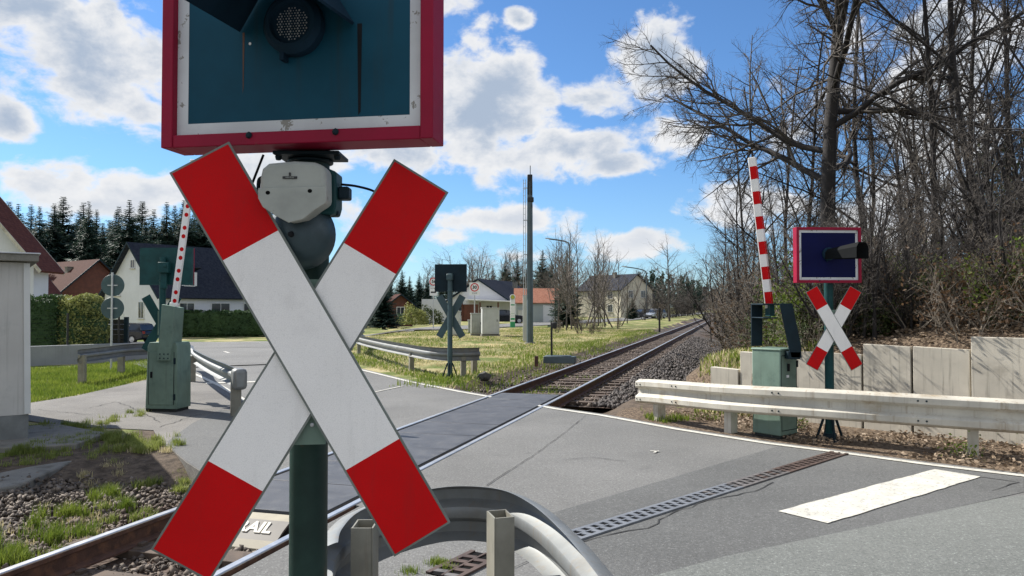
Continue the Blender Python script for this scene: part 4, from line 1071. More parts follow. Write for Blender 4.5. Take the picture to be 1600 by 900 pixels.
# road signs with faces
def speed_sign(txt, r_, zc, sub=None, square=False):
    def f(th):
        MB().tube([(0,0,-.1),(0,0,zc + r_)], .038, 10).build('pole', m_alum, th)
        mb = MB()
        if square: mb.use(m_signw).box((0,-.05,zc-.10),(r_*2.35,.02,r_*2.9)); ym = -.0615
        else: mb.use(m_signw).lathe([(0,.02),(r_,.02),(r_,0),(0,0)], 32, TR(0,-.04,zc) @ RX(math.pi/2)); ym = -.0615
        if sub: mb.use(m_signw).box((0,-.05,zc-r_-.42),(r_*1.75,.02,.74)); 
        pl = mb.build('sign_plate', None, th)
        mb = MB().use(m_signr); n = 32
        for k in range(n):
            a, b_ = 2*math.pi*k/n, 2*math.pi*(k+1)/n; ro, ri = r_*.97, r_*.72
            mb.quad((ro*math.cos(a),ym,zc+ro*math.sin(a)),(ri*math.cos(a),ym,zc+ri*math.sin(a)),(ri*math.cos(b_),ym,zc+ri*math.sin(b_)),(ro*math.cos(b_),ym,zc+ro*math.sin(b_)))
        mb.build('red_ring', None, pl)
        mb = MB(); text_into(mb, txt, r_*1.0, FACE(0, ym - .002, zc), m_signk, .0008, bold=.012)
        if sub:
            text_into(mb, sub, r_*.42, FACE(0, ym, zc-r_-.18), m_signk, .0008); mb.use(m_signk).box((0, ym, zc-r_-.52), (r_*1.2, .003, .12)); 
            text_into(mb, 'frei', r_*.40, FACE(0, ym, zc-r_-.36), m_signk, .0008) if False else None
        if square: text_into(mb, 'ZONE', r_*.42, FACE(0, ym, zc-r_*1.32), m_signk, .0008)
        mb.build('lettering', None, pl)
    return f
g5 = G(677, 514); rsign('road_sign', 'round red-rimmed 5 t weight limit sign on a thin pole above a white plate', 'road sign', g5, speed_sign('5t', .34, (480-440)/FPX*g5.y + 1.75, 'Anlieger'), R(6))
g30 = Vector((XD(741.5,50.5), 50.5, 0)); rsign('road_sign', 'square white sign with red-ringed 30 on a pole before the white house', 'road sign', g30, speed_sign('30', .29, (480-449)/FPX*50.5 + 1.75, None, True), R(4))
def stop_pillar(th):
    MB().use(m_signw).box((0,0,1.55),(.42,.10,2.1)).build('pillar_body', None, th, bevel=.02)
    MB().use(m_signg).box((0,0,.26),(.42,.10,.5)).build('pillar_base', None, th)
    mb = MB().use(m_signw); mb.lathe([(0,.05),(.24,.05),(.24,-.05),(0,-.05)], 24, TR(0,0,2.62) @ RX(math.pi/2)); hd_ = mb.build('pillar_head', None, th)
    mb = MB().use(m_signy); mb.disc(.17, FACE(0,-.054,2.62), 24); mb.use(m_signg); text_into(mb, 'H', .22, FACE(0,-.056,2.62), m_signg, .0008, bold=.008); 
    for k in range(24):
        a, b_ = 2*math.pi*k/24, 2*math.pi*(k+1)/24; mb.quad(*[(r_*math.cos(q),-.0555,2.62+r_*math.sin(q)) for r_, q in ((.175,a),(.14,a),(.14,b_),(.175,b_))])
    mb.build('stop_symbol', None, hd_)
    mb = MB().use(m_signg); mb.box((0,-.052,1.95),(.34,.006,.10)); mb.box((0,-.052,1.2),(.32,.006,.02)); mb.box((0,-.052,1.0),(.32,.006,.02)); mb.box((0,-.052,.75),(.36,.006,.16)); mb.build('pillar_markings', None, th)
rsign('bus_stop_pillar', 'white and green bus stop pillar with a round yellow symbol on top', 'bus stop', G(801, 512), stop_pillar, R(5))
def stop_round(th):
    MB().tube([(0,0,-.1),(0,0,2.75)], .035, 8).build('pole', m_alum, th)
    mb = MB().use(m_signy); mb.lathe([(0,.02),(.25,.02),(.25,0),(0,0)], 24, TR(0,-.04,2.6) @ RX(math.pi/2)); p_ = mb.build('round_plate', None, th)
    mb = MB(); text_into(mb, 'H', .3, FACE(0,-.063,2.6), m_signg, .0008, bold=.01); mb.use(m_signg)
    for k in range(24):
        a, b_ = 2*math.pi*k/24, 2*math.pi*(k+1)/24; mb.quad(*[(r_*math.cos(q),-.062,2.6+r_*math.sin(q)) for r_, q in ((.25,a),(.20,a),(.20,b_),(.25,b_))])
    mb.build('stop_symbol', None, p_)
rsign('bus_stop_sign', 'round yellow and green stop sign on a pole beside the orange-roofed garage', 'bus stop', Vector((XD(882, 82), 82, 0)), stop_round, R(5))
def lamp_post(label, px, base, armpx, top, armtop):
    y = 2100 / (base - 480); g_ = Vector((XD(px, y), y, 0)); h = (480 - top) / FPX * y + 1.75; ax = (armpx - px) / FPX * y; az_ = (480 - armtop) / FPX * y + 1.75
    th = thing('street_lamp', label, 'street lamp', g_)
    MB().tube(smooth([(0,0,-.1),(0,0,h*.5),(0,0,h*.93),(ax*.10,0,h + (az_-h)*.2),(ax*.45,0,h + (az_-h)*.7),(ax*.85,0,az_)], 5), .085, 8).build('pole', m_mast, th)
    mb = MB(); mb.prism([(ax*.80,az_-.05),(ax*1.0,az_+.03),(ax*1.0,az_+.13),(ax*.80,az_+.1)], -.14, .14); mb.build('lamp_head', m_alum, th, bevel=.03)
lamp_post('street lamp with arm reaching left, taller beside the bare birches', 890, 503, 852, 380, 373)
lamp_post('street lamp with curved arm at the far cars and house', 1010, 497, 972, 424, 417)
# railway signal by the track
gs = Vector((XD(1101, 112), 112, 0))
rs = thing('railway_signal', 'dark railway signal mast with stacked plates left of the distant track', 'railway signal', gs)
MB().tube([(0,0,-.2),(0,0,4.6)], .09, 8).build('mast', m_signk, rs); MB().box((0,-.1,4.1),(.62,.3,1.2)).build('signal_head', m_signk, rs, bevel=.03)
mb = MB(); mb.prism([(-.35,2.75),(.2,2.35),(.45,2.55),(.35,3.0),(-.2,3.05)], -.3, -.1); mb.build('lower_head', m_signk, rs); MB().box((-.05,-.1,1.35),(.5,.1,.4)).build('plate', m_signk, rs); MB().box((0,0,.1),(.8,.8,.4)).build('foot', m_conc2, rs)
# ------------------------------------------------------------------ vegetation
class Twigs:
    """collects tapered branch tubes as arrays"""
    def __init__(s): s.v = []; s.f = []; s.n = 0
    def tube(s, pts, r0, r1, k):
        n = len(pts); P = np.asarray(pts, float)
        d = np.gradient(P, axis=0); d /= np.linalg.norm(d, axis=1)[:, None] + 1e-9
        ref = np.array([.31, .95, .1]); a = np.cross(d, ref); a /= np.linalg.norm(a, axis=1)[:, None] + 1e-9; b = np.cross(d, a)
        w = 2*np.pi*np.arange(k)/k; r = np.linspace(r0, r1, n)
        V = P[:, None] + (a[:, None]*np.cos(w)[None, :, None] + b[:, None]*np.sin(w)[None, :, None]) * r[:, None, None]
        s.v.append(V.reshape(-1, 3)); i = np.arange(n-1)[:, None]*k; j = np.arange(k)[None, :]; j2 = (j+1) % k
        s.f.append(np.stack([i+j, i+j2, i+k+j2, i+k+j], -1).reshape(-1, 4) + s.n); s.n += n*k
    def build(s, name, m_, parent): return npmesh(name, np.concatenate(s.v), np.concatenate(s.f), m_, parent)
def unit(v): return v / (np.linalg.norm(v) + 1e-9)
def perp_dir(d, ang, phi):
    a = unit(np.cross(d, [.3, .2, .93] if abs(d[2]) < .95 else [1, 0, 0])); b = np.cross(d, a)
    return unit(d*math.cos(ang) + (a*math.cos(phi) + b*math.sin(phi))*math.sin(ang))
def grow(tr, cr, p, d, L, r, lv, spec, tips, rnd):
    """one branch and its children; spec[lv] = (segments, wiggle, up, n children, angle, length ratio, first child at)"""
    seg, wig, up, nch, ang, lr, first = spec[lv]
    pts = [p]; q = p.copy(); dd = d.copy()
    for i in range(seg):
        dd = unit(dd + rnd.normal(0, wig, 3) + np.array([0, 0, up])); q = q + dd * L / seg; pts.append(q.copy())
    tgt = tr if lv <= 1 else cr
    rend = r * (.30 if lv < len(spec) - 1 else .4)
    tgt.tube(pts, r, rend, 8 if lv == 0 else 5 if lv == 1 else 3)
    if lv + 1 >= len(spec): tips.append(pts[-1]); return
    P = np.array(pts); n = max(1, int(round(nch * rnd.uniform(.8, 1.2))))
    for c in range(n):
        f = first + (1 - first) * (c + rnd.uniform(.1, .9)) / n; x = f * seg; i = min(int(x), seg - 1)
        st = P[i] + (P[i+1] - P[i]) * (x - i); dl = unit(P[i+1] - P[i])
        cd = perp_dir(dl, ang * rnd.uniform(.65, 1.3), rnd.uniform(0, 2*math.pi))
        cl = L * lr * (1.15 - .6 * f) * rnd.uniform(.65, 1.25); rr = min(r * (.40 if lv == 0 else .6), max(.0042, (r + (rend - r)*f) * .6))
        grow(tr, cr, st, cd, cl, rr, lv + 1, spec, tips, rnd)
def leaf_quads(pts, size, rnd, n_per=1, spread=.1, flat=0):
    pts = np.repeat(np.asarray(pts), n_per, 0) ; n = len(pts); pts = pts + rnd.normal(0, spread, (n, 3))
    q = rnd.normal(size=(n, 3)); q[:, 2] *= (1 - flat); q /= np.linalg.norm(q, axis=1)[:, None]
    up = rnd.normal(size=(n, 3)); up -= q * (up*q).sum(1)[:, None]; up /= np.linalg.norm(up, axis=1)[:, None]
    if flat: pass
    sd_ = np.cross(q, up); s = (size * rnd.uniform(.6, 1.4, n))[:, None]
    V = np.stack([pts - q*s*.9, pts + sd_*s*.5, pts + q*s*.9, pts - sd_*s*.5], 1)
    return V.reshape(-1, 3), np.arange(n*4).reshape(n, 4)
def bare_tree(name, label, cat, spec, H, r, seed, mt=m_bark, mc=m_twig, stems=1, group=None, leaves=None, lean=.05, loc=(0,0,0)):
    rnd = np.random.default_rng(seed); th = thing(name, label, cat, loc, 0, group); tr = Twigs(); cr = Twigs(); tips = []
    for k in range(stems):
        if stems == 1: p = np.zeros(3); d = unit(np.array([rnd.normal(0, lean), rnd.normal(0, lean), 1])); h = H; rr = r
        else:
            a = 2*math.pi*k/stems + rnd.uniform(-.4, .4); o = rnd.uniform(.05, .32); p = np.array([o*math.cos(a), o*math.sin(a), 0])
            d = unit(np.array([math.cos(a)*rnd.uniform(.08, .55), math.sin(a)*rnd.uniform(.08, .55), 1])); h = H*rnd.uniform(.55, 1.05); rr = r*rnd.uniform(.5, 1.1)
        p[2] -= .15
        grow(tr, cr, p, d, h, rr, 0, spec, tips, rnd)
    tr.build('trunk', mt, th); c = cr.build('crown', mc, th)
    if leaves:
        m_, size, per, frac, spread, zmax = leaves; T_ = np.array(tips); T_ = T_[(rnd.random(len(T_)) < frac) & (T_[:, 2] < zmax)]
        if len(T_):
            v, f = leaf_quads(T_, size, rnd, per, spread); npmesh('leaves', v, f, m_, c)
    return th
#           seg wig  up   nch  ang  lr  first
S_BIG  = [(12,.03,.03, 26, R(66), .56, .30), (9,.12,.05, 17, R(46), .42, .12), (6,.13,.02, 11, R(46), .45, .10), (4,.16,.02, 8, R(40), .5, .2), (3,.18,.02, 0, 0, 0, 0)]
S_THIN = [(9,.05,.04, 15, R(50), .36, .22), (6,.13,.07, 8, R(42), .46, .15), (4,.16,.03, 7, R(40), .48, .15), (3,.2,.02, 0, 0, 0, 0)]
S_BUSH = [(7,.10,.06, 9, R(38), .45, .15), (5,.16,.05, 7, R(42), .48, .1), (4,.2,.0, 5, R(45), .5, .1), (3,.22,.0, 0, 0, 0, 0)]
S_LOW  = [(5,.16,.02, 6, R(42), .5, .1), (4,.2,.02, 6, R(45), .5, .1), (3,.25,.0, 0, 0, 0, 0)]
S_BIRCH = [(9,.03,.05, 22, R(42), .34, .2), (6,.12,.05, 8, R(38), .45, .1), (4,.2,-.03, 0, 0, 0, 0)]
def put(px, y): x = XD(px, y); return (x, y, bankz(x, y) - .05)
# the big bare tree behind the right signal
big = bare_tree('bare_tree', 'tallest bare tree with thick dark trunk and spreading limbs rising behind the right signal board', 'tree', S_BIG, 13.2, .20, 5, loc=put(1292, 17.0), lean=.015)
big.rotation_euler.z = 2.2
thin = [bare_tree('bare_tree', 'slender bare tree with ascending limbs in the thicket at the right picture edge', 'tree', S_THIN, 10.5, .085, 21, group='slender bare trees in the thicket', leaves=None, loc=put(1560, 14.5), lean=.05),
        bare_tree('bare_tree', 'slender bare tree with ascending limbs in the thicket at the right picture edge', 'tree', S_THIN, 9.5, .07, 23, group='slender bare trees in the thicket', loc=put(1455, 15.5), lean=.12)]
for i, (px, y, s_) in enumerate(((1385,19.5,1.05),(1510,19,1.1),(1345,23,1.0),(1590,18,1.1),(1225,25,.95),(1430,25,1.15),(1180,33,.95),(1300,31,1.1),(1160,45,.9),(1215,42,1.0),(1545,24,1.2),(1690,15,1.1),(1640,12.5,.9),(1140,62,.85),(1480,31,1.2),(1150,26,.72),(1195,22,.78),(1130,34,.7),(1240,20,.85),(1110,48,.62))):
    dup(thin[i % 2], put(px, y), i*1.3, s_, group='slender bare trees in the thicket', label='slender bare tree standing in the dense thicket on the bank behind the concrete wall')
for o in thin: o['label'] = 'slender bare tree standing in the dense thicket on the bank behind the concrete wall'
lab = 'many-stemmed bare shrub in the tangled brown thicket on the bank'
bush = [bare_tree('bare_shrub', lab, 'shrub', S_BUSH, 3.9, .045, 31, stems=9, group='bare shrubs of the thicket', loc=put(1420, 14)),
        bare_tree('bare_shrub', lab, 'shrub', S_BUSH, 3.4, .04, 37, stems=8, mc=m_twigl, group='bare shrubs of the thicket', loc=put(1240, 17), leaves=(m_bleaf, .026, 1, .55, .05, 3.0)),
        bare_tree('bare_shrub', lab, 'shrub', S_BUSH, 4.6, .055, 41, stems=7, group='bare shrubs of the thicket', loc=put(1560, 13))]
spots = [(1370,15.5,0),(1500,14.5,1),(1330,18,2),(1205,20,0),(1280,20,1),(1460,17.5,2),(1590,15.5,1),(1545,17,0),(1170,24,1),(1225,24,2),(1400,19,1),(1150,29,0),(1185,29,1),(1250,28,2),(1145,36,1),(1165,37,2),(1205,36,0),
         (1142,46,2),(1160,47,1),(1180,50,2),(1150,58,0),(1168,60,1),(1146,74,2),(1160,78,1),(1150,95,0),(1158,110,1),(1620,13,0),(1650,14.5,2),(1610,19,2),(1320,25,0),(1380,27,2),(1500,22,0),(1440,22,1),(1185,21,1)]
for i, (px, y, k) in enumerate([s for n_, s in enumerate(spots) if not (s[0] > 1290 and n_ % 3 == 0)]):
    dup(bush[k], put(px, y), i*2.1, random.uniform(.85, 1.2), label=lab, group='bare shrubs of the thicket')
for i in range(24):
    t_ = random.uniform(-1.6, 5.5); s_ = random.uniform(.5, 2.6); q = wallpt(t_, s_)
    dup(bush[i % 3], (q[0], q[1], bankz(q[0], q[1]) - .05), i*2.1, random.uniform(.35, .62), label='low many-stemmed bare shrub close behind the concrete wall', group='low bare shrubs behind the wall')
# low undergrowth with old leaves along the top of the wall
labu = 'low tangle of brambles and dead brown leaves along the top of the concrete wall'
und = [bare_tree('bramble_bush', labu, 'shrub', S_LOW, 1.15, .014, 51, stems=14, mt=m_twigl, mc=m_twigl, group='bramble tangles along the wall top', leaves=(m_bleaf, .030, 2, .7, .05, 2), loc=put(1330, 13)),
       bare_tree('bramble_bush', labu, 'shrub', S_LOW, 1.0, .013, 52, stems=14, mt=m_twigl, mc=m_twigl, group='bramble tangles along the wall top', leaves=(m_ivy, .030, 2, .6, .06, 2), loc=put(1390, 12.6))]
for i in range(40):
    t_ = random.uniform(-1.8, 5.2); s_ = random.choice((.5, .9, 1.6, 2.4, 3.2)) + random.uniform(-.2, .3); q = wallpt(t_, s_)
    dup(und[0 if random.random() < .5 else 1], (q[0], q[1], bankz(q[0], q[1]) - .05), i*1.7, random.uniform(.6, 1.2), label=labu, group='bramble tangles along the wall top')
for i in range(46):
    u_ = random.uniform(13.5, 24) if i < 24 else random.uniform(20, 60); q = tw(u_, random.uniform(4.3, 7.5))
    dup(und[i % 2], (q.x, q.y, bankz(q.x, q.y) - .05), i*1.7, random.uniform(.6, 1.3), label='low tangle of brambles on the bank beside the track', group='brambles beside the track')
def leafy(name, label, h, n, seed, loc, m_=m_gleaf, w=.8, size=.028):
    rnd = np.random.default_rng(seed); th = thing(name, label, 'shrub', loc); tr = Twigs(); pts = []
    for k in range(26):
        a = rnd.uniform(0, 6.28); d = unit(np.array([math.cos(a)*rnd.uniform(.1,.8)*w, math.sin(a)*rnd.uniform(.1,.8)*w, 1])); p = np.array([0,0,-.1]); L = h*rnd.uniform(.5,1.05); P = [p.copy()]
        for i in range(6): d = unit(d + rnd.normal(0,.12,3)); p = p + d*L/6; P.append(p.copy())
        tr.tube(P, .010, .003, 3); P = np.array(P)
        for i in range(n): f = rnd.uniform(.25, 1)*6; j = min(int(f), 5); pts.append(P[j] + (P[j+1]-P[j])*(f-j))
    tr.build('stems', m_twigl, th); v, f = leaf_quads(pts, size, rnd, 1, .085); npmesh('leaves', v, f, m_, th); return th
leafy('green_shrub', 'fresh yellow-green leafy shrub between the barrier and the right signal post', 1.75, 150, 61, put(1246, 12.75), w=.75, size=.034)
leafy('green_shrub', 'fresh yellow-green leafy shrub above the tall wall panel at the right edge', 1.35, 150, 62, put(1572, 10.7), w=.8, size=.032)
leafy('green_shrub', 'dull olive leafy shrub above the wall behind the small right crossbuck', 1.0, 110, 63, put(1370, 11.9), m_=m_ivy, w=1.0)
leafy('green_shrub', 'yellow-green leafy shrub in the thicket right of the signal board', 1.3, 130, 64, put(1460, 12.2), w=.9, size=.03)
leafy('green_shrub', 'olive green bush low in the thicket beside the striped barrier arm', 1.5, 130, 65, put(1205, 15.5), m_=m_ivy, w=.9, size=.034)
# small weeds in the gutter by the wall
for i, (px, py, s_) in enumerate(((1425,668,.30),(1585,692,.28),(1505,714,.22),(1240,668,.2))):
    o = leafy('weed', 'small green weed sprouting at the foot of the concrete wall' if i != 2 else 'small weed at the foot of the right guardrail post', .32, 10, 70+i, G(px, py), w=1.0, size=.022); o['category'] = 'weed'
    o['label'] = ('small green weed at the foot of the wall right of the right crossbuck', 'weed at the foot of the tall wall panel by the right edge', 'small weed at the foot of the rightmost guardrail post', 'weed hidden between the barrier cabinet and the wall')[i]
# ivy-green tall evergreen bits at the right edge
leafy('evergreen_shrub', 'dark evergreen bush in the thicket at the right edge of the picture', 3.4, 150, 66, put(1605, 15), m_=m_ivy, w=.7, size=.045)
leafy('evergreen_shrub', 'greenish brown leafy bush under the right board in the thicket', 2.2, 110, 67, put(1400, 15.4), m_=m_ivy, w=.8, size=.035)

# spruces
def spruce(name, label, H, seed, loc, group=None, dens=1.0, wr=.29, cat='tree'):
    rnd = np.random.default_rng(seed); th = thing(name, label, cat, loc, 0, group)
    MB().tube([(0,0,-.2),(0,0,H*.5),(0,0,H*.97)], [H*.014, H*.009, .02], 6).build('trunk', m_bark, th)
    V = []; z = H*.06
    while z < H*.985:
        f = z/H; L = H*wr*(1-f)**1.0*rnd.uniform(.75, 1.15) + .06; nb_ = int(rnd.integers(9, 13))
        for k in range(nb_):
            if rnd.random() < .12: continue
            a = rnd.uniform(0, 6.28); l = L*rnd.uniform(.55, 1.15); dr = rnd.uniform(.15, .5) - .5*f
            n = max(4, int(l*7*dens))
            for i in range(n):
                t_ = (i + rnd.uniform(.2, 1))/n; x = l*t_; zz = z - dr*x*.9 + .22*l*t_*t_
                c = np.array([x*math.cos(a), x*math.sin(a), zz]); s_ = min(.46, .06 + .19*L)*(1.25 - .5*t_)*(H/15)**.5
                for sgn in (-1, 1):
                    an = a + sgn*rnd.uniform(.4, 1.1); d = np.array([math.cos(an), math.sin(an), -rnd.uniform(.05, .75)])
                    w_ = np.cross(d, [0,0,1]); w_ = unit(w_)*s_*.24 + np.array([0, 0, rnd.uniform(-.3, .3)*s_*.5]); V += [c - w_, c + w_, c + d*s_*1.5]
        z += H*.0135*rnd.uniform(.8, 1.3)
    V = np.array(V); npmesh('crown', V, np.arange(len(V)).reshape(-1, 3), m_needle, th)
    return th
labs = 'tall dark spruce in the forest row behind the houses at left'
sp_ = [spruce('spruce_tree', labs, 15, 81, (XD(137, 88), 88, -.85), 'spruces behind the left houses'), spruce('spruce_tree', labs, 14.5, 82, (XD(180, 92), 92, -.85), 'spruces behind the left houses', wr=.25), spruce('spruce_tree', labs, 15, 83, (XD(60, 92), 92, -.85), 'spruces behind the left houses', wr=.32)]
for i, (px, y, top) in enumerate(((-60,86,290),(-20,90,285),(15,84,292),(38,96,330),(85,95,312),(100,100,308),(118,105,322),(152,100,325),(163,96,320),(200,90,318),(212,99,330),(228,94,322),(243,102,330),(256,92,318),(268,99,325),(280,94,312),(295,100,330),(318,96,320),(332,100,330),(350,95,322),(372,98,330),(395,102,335),(415,97,328),(440,100,340),(462,104,350),(70,105,330),(135,112,328),(190,110,330),(250,112,335),(310,112,332),(5,104,310),(-40,104,300))):
    top += random.uniform(-14, 26); h = (480-top)/FPX*y + 1.75 + .85; px += random.uniform(-9, 9)
    wd_ = random.uniform(1.1, 1.6); dup(sp_[i % 3], (XD(px, y), y, -.85), i*1.9, (h/15*wd_, h/15*wd_, h/15), label=labs, group='spruces behind the left houses')
for i in range(34):
    px = -70 + i*17 + random.uniform(-6, 6); y = random.uniform(112, 128); h = (480 - random.uniform(308, 352))/FPX*y + 2.6; k_ = h/15*random.uniform(1.2, 1.7)
    dup(sp_[i % 3], (XD(px, y), y, -.85), i*1.3, (k_, k_, h/15), label=labs, group='spruces behind the left houses')
labm = 'dark spruce among the trees behind the white house and garage'
for i, (px, y, top) in enumerate(((790,150,400),(808,155,392),(848,150,388),(862,160,405),(770,165,410),(640,120,430),(655,125,425),(610,115,428),(628,118,420),(668,124,432),(690,128,430),(596,110,420),(580,108,425),(560,112,430),(540,115,430),(700,140,432),(830,165,412),(825,172,408))):
    h = (480-top)/FPX*y + 1.75
    dup(sp_[i % 3], (XD(px, y), y, 0), i*2.3, h/15, label=labm, group='spruces behind the white house')
dup(sp_[1], (XD(886, 66), 66, 0), .6, 6.9/15, label='loose spruce standing among the bare birches right of the garage', group=None)
# dark evergreen mass left of the middle
dup(sp_[2], (XD(598, 62), 62, 0), .6, (.38,.38,.27), label='dark broad evergreen at the lawn edge just right of the near crossbuck')
dup(sp_[2], (XD(572, 66), 66, 0), 2.6, (.4,.4,.29), label='dark broad evergreen half hidden behind the near crossbuck')
dup(sp_[0], (XD(988, 110), 110, 0), .6, (.30,.30,.215), label='dark conical evergreen in front of the far cream house')
# birches and bare trees in the middle distance
labb = 'small bare pale tree in the group on the grass between garage and track'
bi = [bare_tree('birch_tree', labb, 'tree', S_BIRCH, 7.6, .075, 91, mt=m_twig, mc=m_birch, group='bare trees between garage and track', loc=(XD(893, 60), 60, 0)), bare_tree('birch_tree', labb, 'tree', S_BIRCH, 6.6, .07, 92, mt=m_twig, mc=m_birch, group='bare trees between garage and track', loc=(XD(905, 61), 61, 0), lean=.2)]
for i, (px, y, h) in enumerate(((945,68,6.9),(970,72,6.2),(928,58,5.6),(910,57,6.4),(885,58,5.6),(952,80,7.4),(938,84,8.0),(920,82,8.4),(868,70,7.4),(980,84,6.0),(872,63,6.2),(958,66,6.5),(880,66,7.2),(915,70,7.8),(935,72,7.6),(925,64,6.8),(965,64,5.2),(948,75,7.0),(902,74,8.2))):
    dup(bi[i % 2], (XD(px, y), y, 0), i*2.2, h/7.2, label=labb, group='bare trees between garage and track')
tt = dup(bi[0], (XD(1046, 95), 95, 0), 1.2, (1.9,1.9,1.25), label='round-crowned bare tree with greenish crown beside the far street lamp')
wood = bare_tree('bare_tree', 'bare deciduous tree in the distant woodland band', 'tree', S_THIN, 9.0, .09, 95, mc=m_birch, group='distant bare woodland trees', loc=(XD(745, 140), 140, 0), lean=.05)
labf = 'bare deciduous tree in the distant woodland band'
for i in range(120):
    px = random.choice((random.uniform(590, 900), random.uniform(690, 900), random.uniform(960, 1135), random.uniform(1040, 1135))); y = random.uniform(135, 190) if px < 900 else random.uniform(120, 230)
    if px > 1085: y = random.uniform(190, 330)
    top = {0: random.uniform(395, 432), 1: random.uniform(420, 446)}[int(px > 900)]
    if px > 1090: top = random.uniform(448, 458)
    if px < 690: top = random.uniform(418, 440)
    h = (480-top)/FPX*y + 1.75
    dup(wood if i % 3 else bi[i % 2], (XD(px, y), y, -.3), i*2.2, (h/8*1.25, h/8*1.25, h/8), label=labf, group='distant bare woodland trees')
labg = 'dark round-crowned pine above the far houses beside the track'
pine = leafy('pine_tree', labg, 6.5, 90, 99, (XD(1030, 150), 150, 0), m_=m_needle, w=.8, size=.24); pine['category'] = 'tree'; pine['group'] = 'dark pines above the far houses'
for i, (px, y, s_) in enumerate(((990,160,1.35),(1005,158,1.4),(1020,165,1.5),(1075,170,1.3),(1085,180,1.2),(960,170,1.3),(1062,200,1.6),(1110,330,1.6),(1098,300,1.5),(1122,400,1.8))):
    dup(pine, (XD(px, y), y, 0), i*1.1, s_, label=labg, group='dark pines above the far houses')
# scrub along the left of the far track
labh = 'brown bare scrub bush along the left side of the distant track'
for i in range(26):
    y = random.uniform(100, 260); u_, v_ = 0, random.uniform(-9, -5.5); p = tw(y, v_)
    dup(bush[i % 3], (p.x, p.y, 0), i*1.3, random.uniform(.75, 1.35), label=labh, group='scrub left of the distant track')
for i in range(34):
    y = random.uniform(70, 300); p = tw(y, random.uniform(5.5, 9)); dup(bush[i % 3], (p.x, p.y, bankz(p.x, p.y)), i*1.3, random.uniform(.8, 1.3), label='brown bare scrub bush along the right side of the distant track', group='scrub right of the distant track')
for i, (px, y, s_) in enumerate(((870,52,.35),(905,50,.45),(925,50,.40),(935,54,.35),(965,62,.35))):
    dup(bush[1], (XD(px, y), y, 0), i*1.3, s_, label='low tuft of bare pale brush at the foot of the birches', group='brush under the birches')
# round garden shrubs
def blob_shrub(name, label, loc, r, n, seed, m_, size, cat='shrub'):
    rnd = np.random.default_rng(seed); th = thing(name, label, cat, loc); q = rnd.normal(size=(n, 3)); q /= np.linalg.norm(q, axis=1)[:, None]; q[:, 2] = np.abs(q[:, 2])
    k = 1 + .16*np.sin(q[:, 0]*5 + q[:, 2]*4) + .12*np.sin(q[:, 1]*7 - q[:, 0]*3)
    p = q * (np.array(r)[None] * (k * rnd.uniform(.55, 1.03, n)**.5)[:, None]); v, f = leaf_quads(p, size, rnd, 1, .02); npmesh('foliage', v, f, m_, th)
    tr = Twigs()
    for i in range(12): a = rnd.uniform(0, 6.28); tr.tube([(0,0,-.1), (r[0]*.4*math.cos(a), r[1]*.4*math.sin(a), r[2]*.5), (r[0]*.75*math.cos(a), r[1]*.75*math.sin(a), r[2]*.8)], .02, .006, 3)
    tr.build('stems', m_twig, th); return th
blob_shrub('garden_shrub', 'yellow-flowering green shrub on the lawn right of the near crossbuck', (XD(648, 78), 78, 0), (1.5, 1.2, 1.9), 2600, 1, m_hedgey, .10)
blob_shrub('garden_shrub', 'brownish round shrub right of the yellow-flowering shrub', (XD(672, 80), 80, 0), (1.5, 1.2, 1.8), 2000, 2, m_ivy, .09)
blob_shrub('garden_shrub', 'dark low shrub at the lawn left of the yellow-flowering shrub', (XD(630, 84), 84, 0), (1.0, 1.0, 1.0), 1200, 3, m_hedge, .09)
# hedges
def hedge(name, label, loc, rz, dims, m_, n, seed, size, rounded=.0, core=m_hedge):
    rnd = np.random.default_rng(seed); th = thing(name, label, 'hedge', loc, rz); w, d, h = dims
    q = rnd.uniform(-1, 1, (n, 3)); ax = rnd.integers(0, 3, n); sg = rnd.choice([-1, 1], n); q[np.arange(n), ax] = sg
    if rounded:
        p4 = (np.abs(q)**(2/rounded)).sum(1)**(rounded/2); q = q / p4[:, None]
    b_ = 1 + .05*np.sin(q[:, 0]*w*3) + .04*np.sin(q[:, 2]*h*5 + q[:, 0]*3)
    p = q * np.array([w/2, d/2, h/2]) * b_[:, None] * rnd.uniform(.93, 1.02, (n, 1)); p[:, 2] += h/2
    v, f = leaf_quads(p, size, rnd, 1, .015); npmesh('foliage', v, f, m_, th)
    bm = bmesh.new(); bmesh.ops.create_icosphere(bm, subdivisions=3, radius=1)
    e = rounded or .35
    for vv in bm.verts:
        c = np.array(vv.co); k = (np.abs(c)**(2/e)).sum()**(e/2); c = c/k*np.array([w, d, h])/2*.93; vv.co = c + np.array([0, 0, h/2])
    me = bpy.data.meshes.new('branches'); bm.to_mesh(me); bm.free(); me.materials.append(core); o = bpy.data.objects.new('inner_growth', me); COL.objects.link(o); o.parent = th
    return th
hedge('hedge', 'tall dark clipped hedge behind the garden wall next to the hut', (XD(66, 25.5), 25.5, -.1), R(8), (1.35, 1.0, 2.2), m_hedge, 5000, 1, .05)
hedge('hedge', 'rounded sunlit thuja hedge beside the dark gate', (XD(126, 25.8), 25.8, -.1), R(-8), (1.7, 1.3, 2.25), m_hedgey, 9000, 2, .055, rounded=.55)
hedge('hedge', 'long dark clipped hedge in front of the white house with dark roof', (-23.6, 68.3, -.85), R(14), (12.5, 1.2, 2.3), m_hedge, 14000, 3, .10)
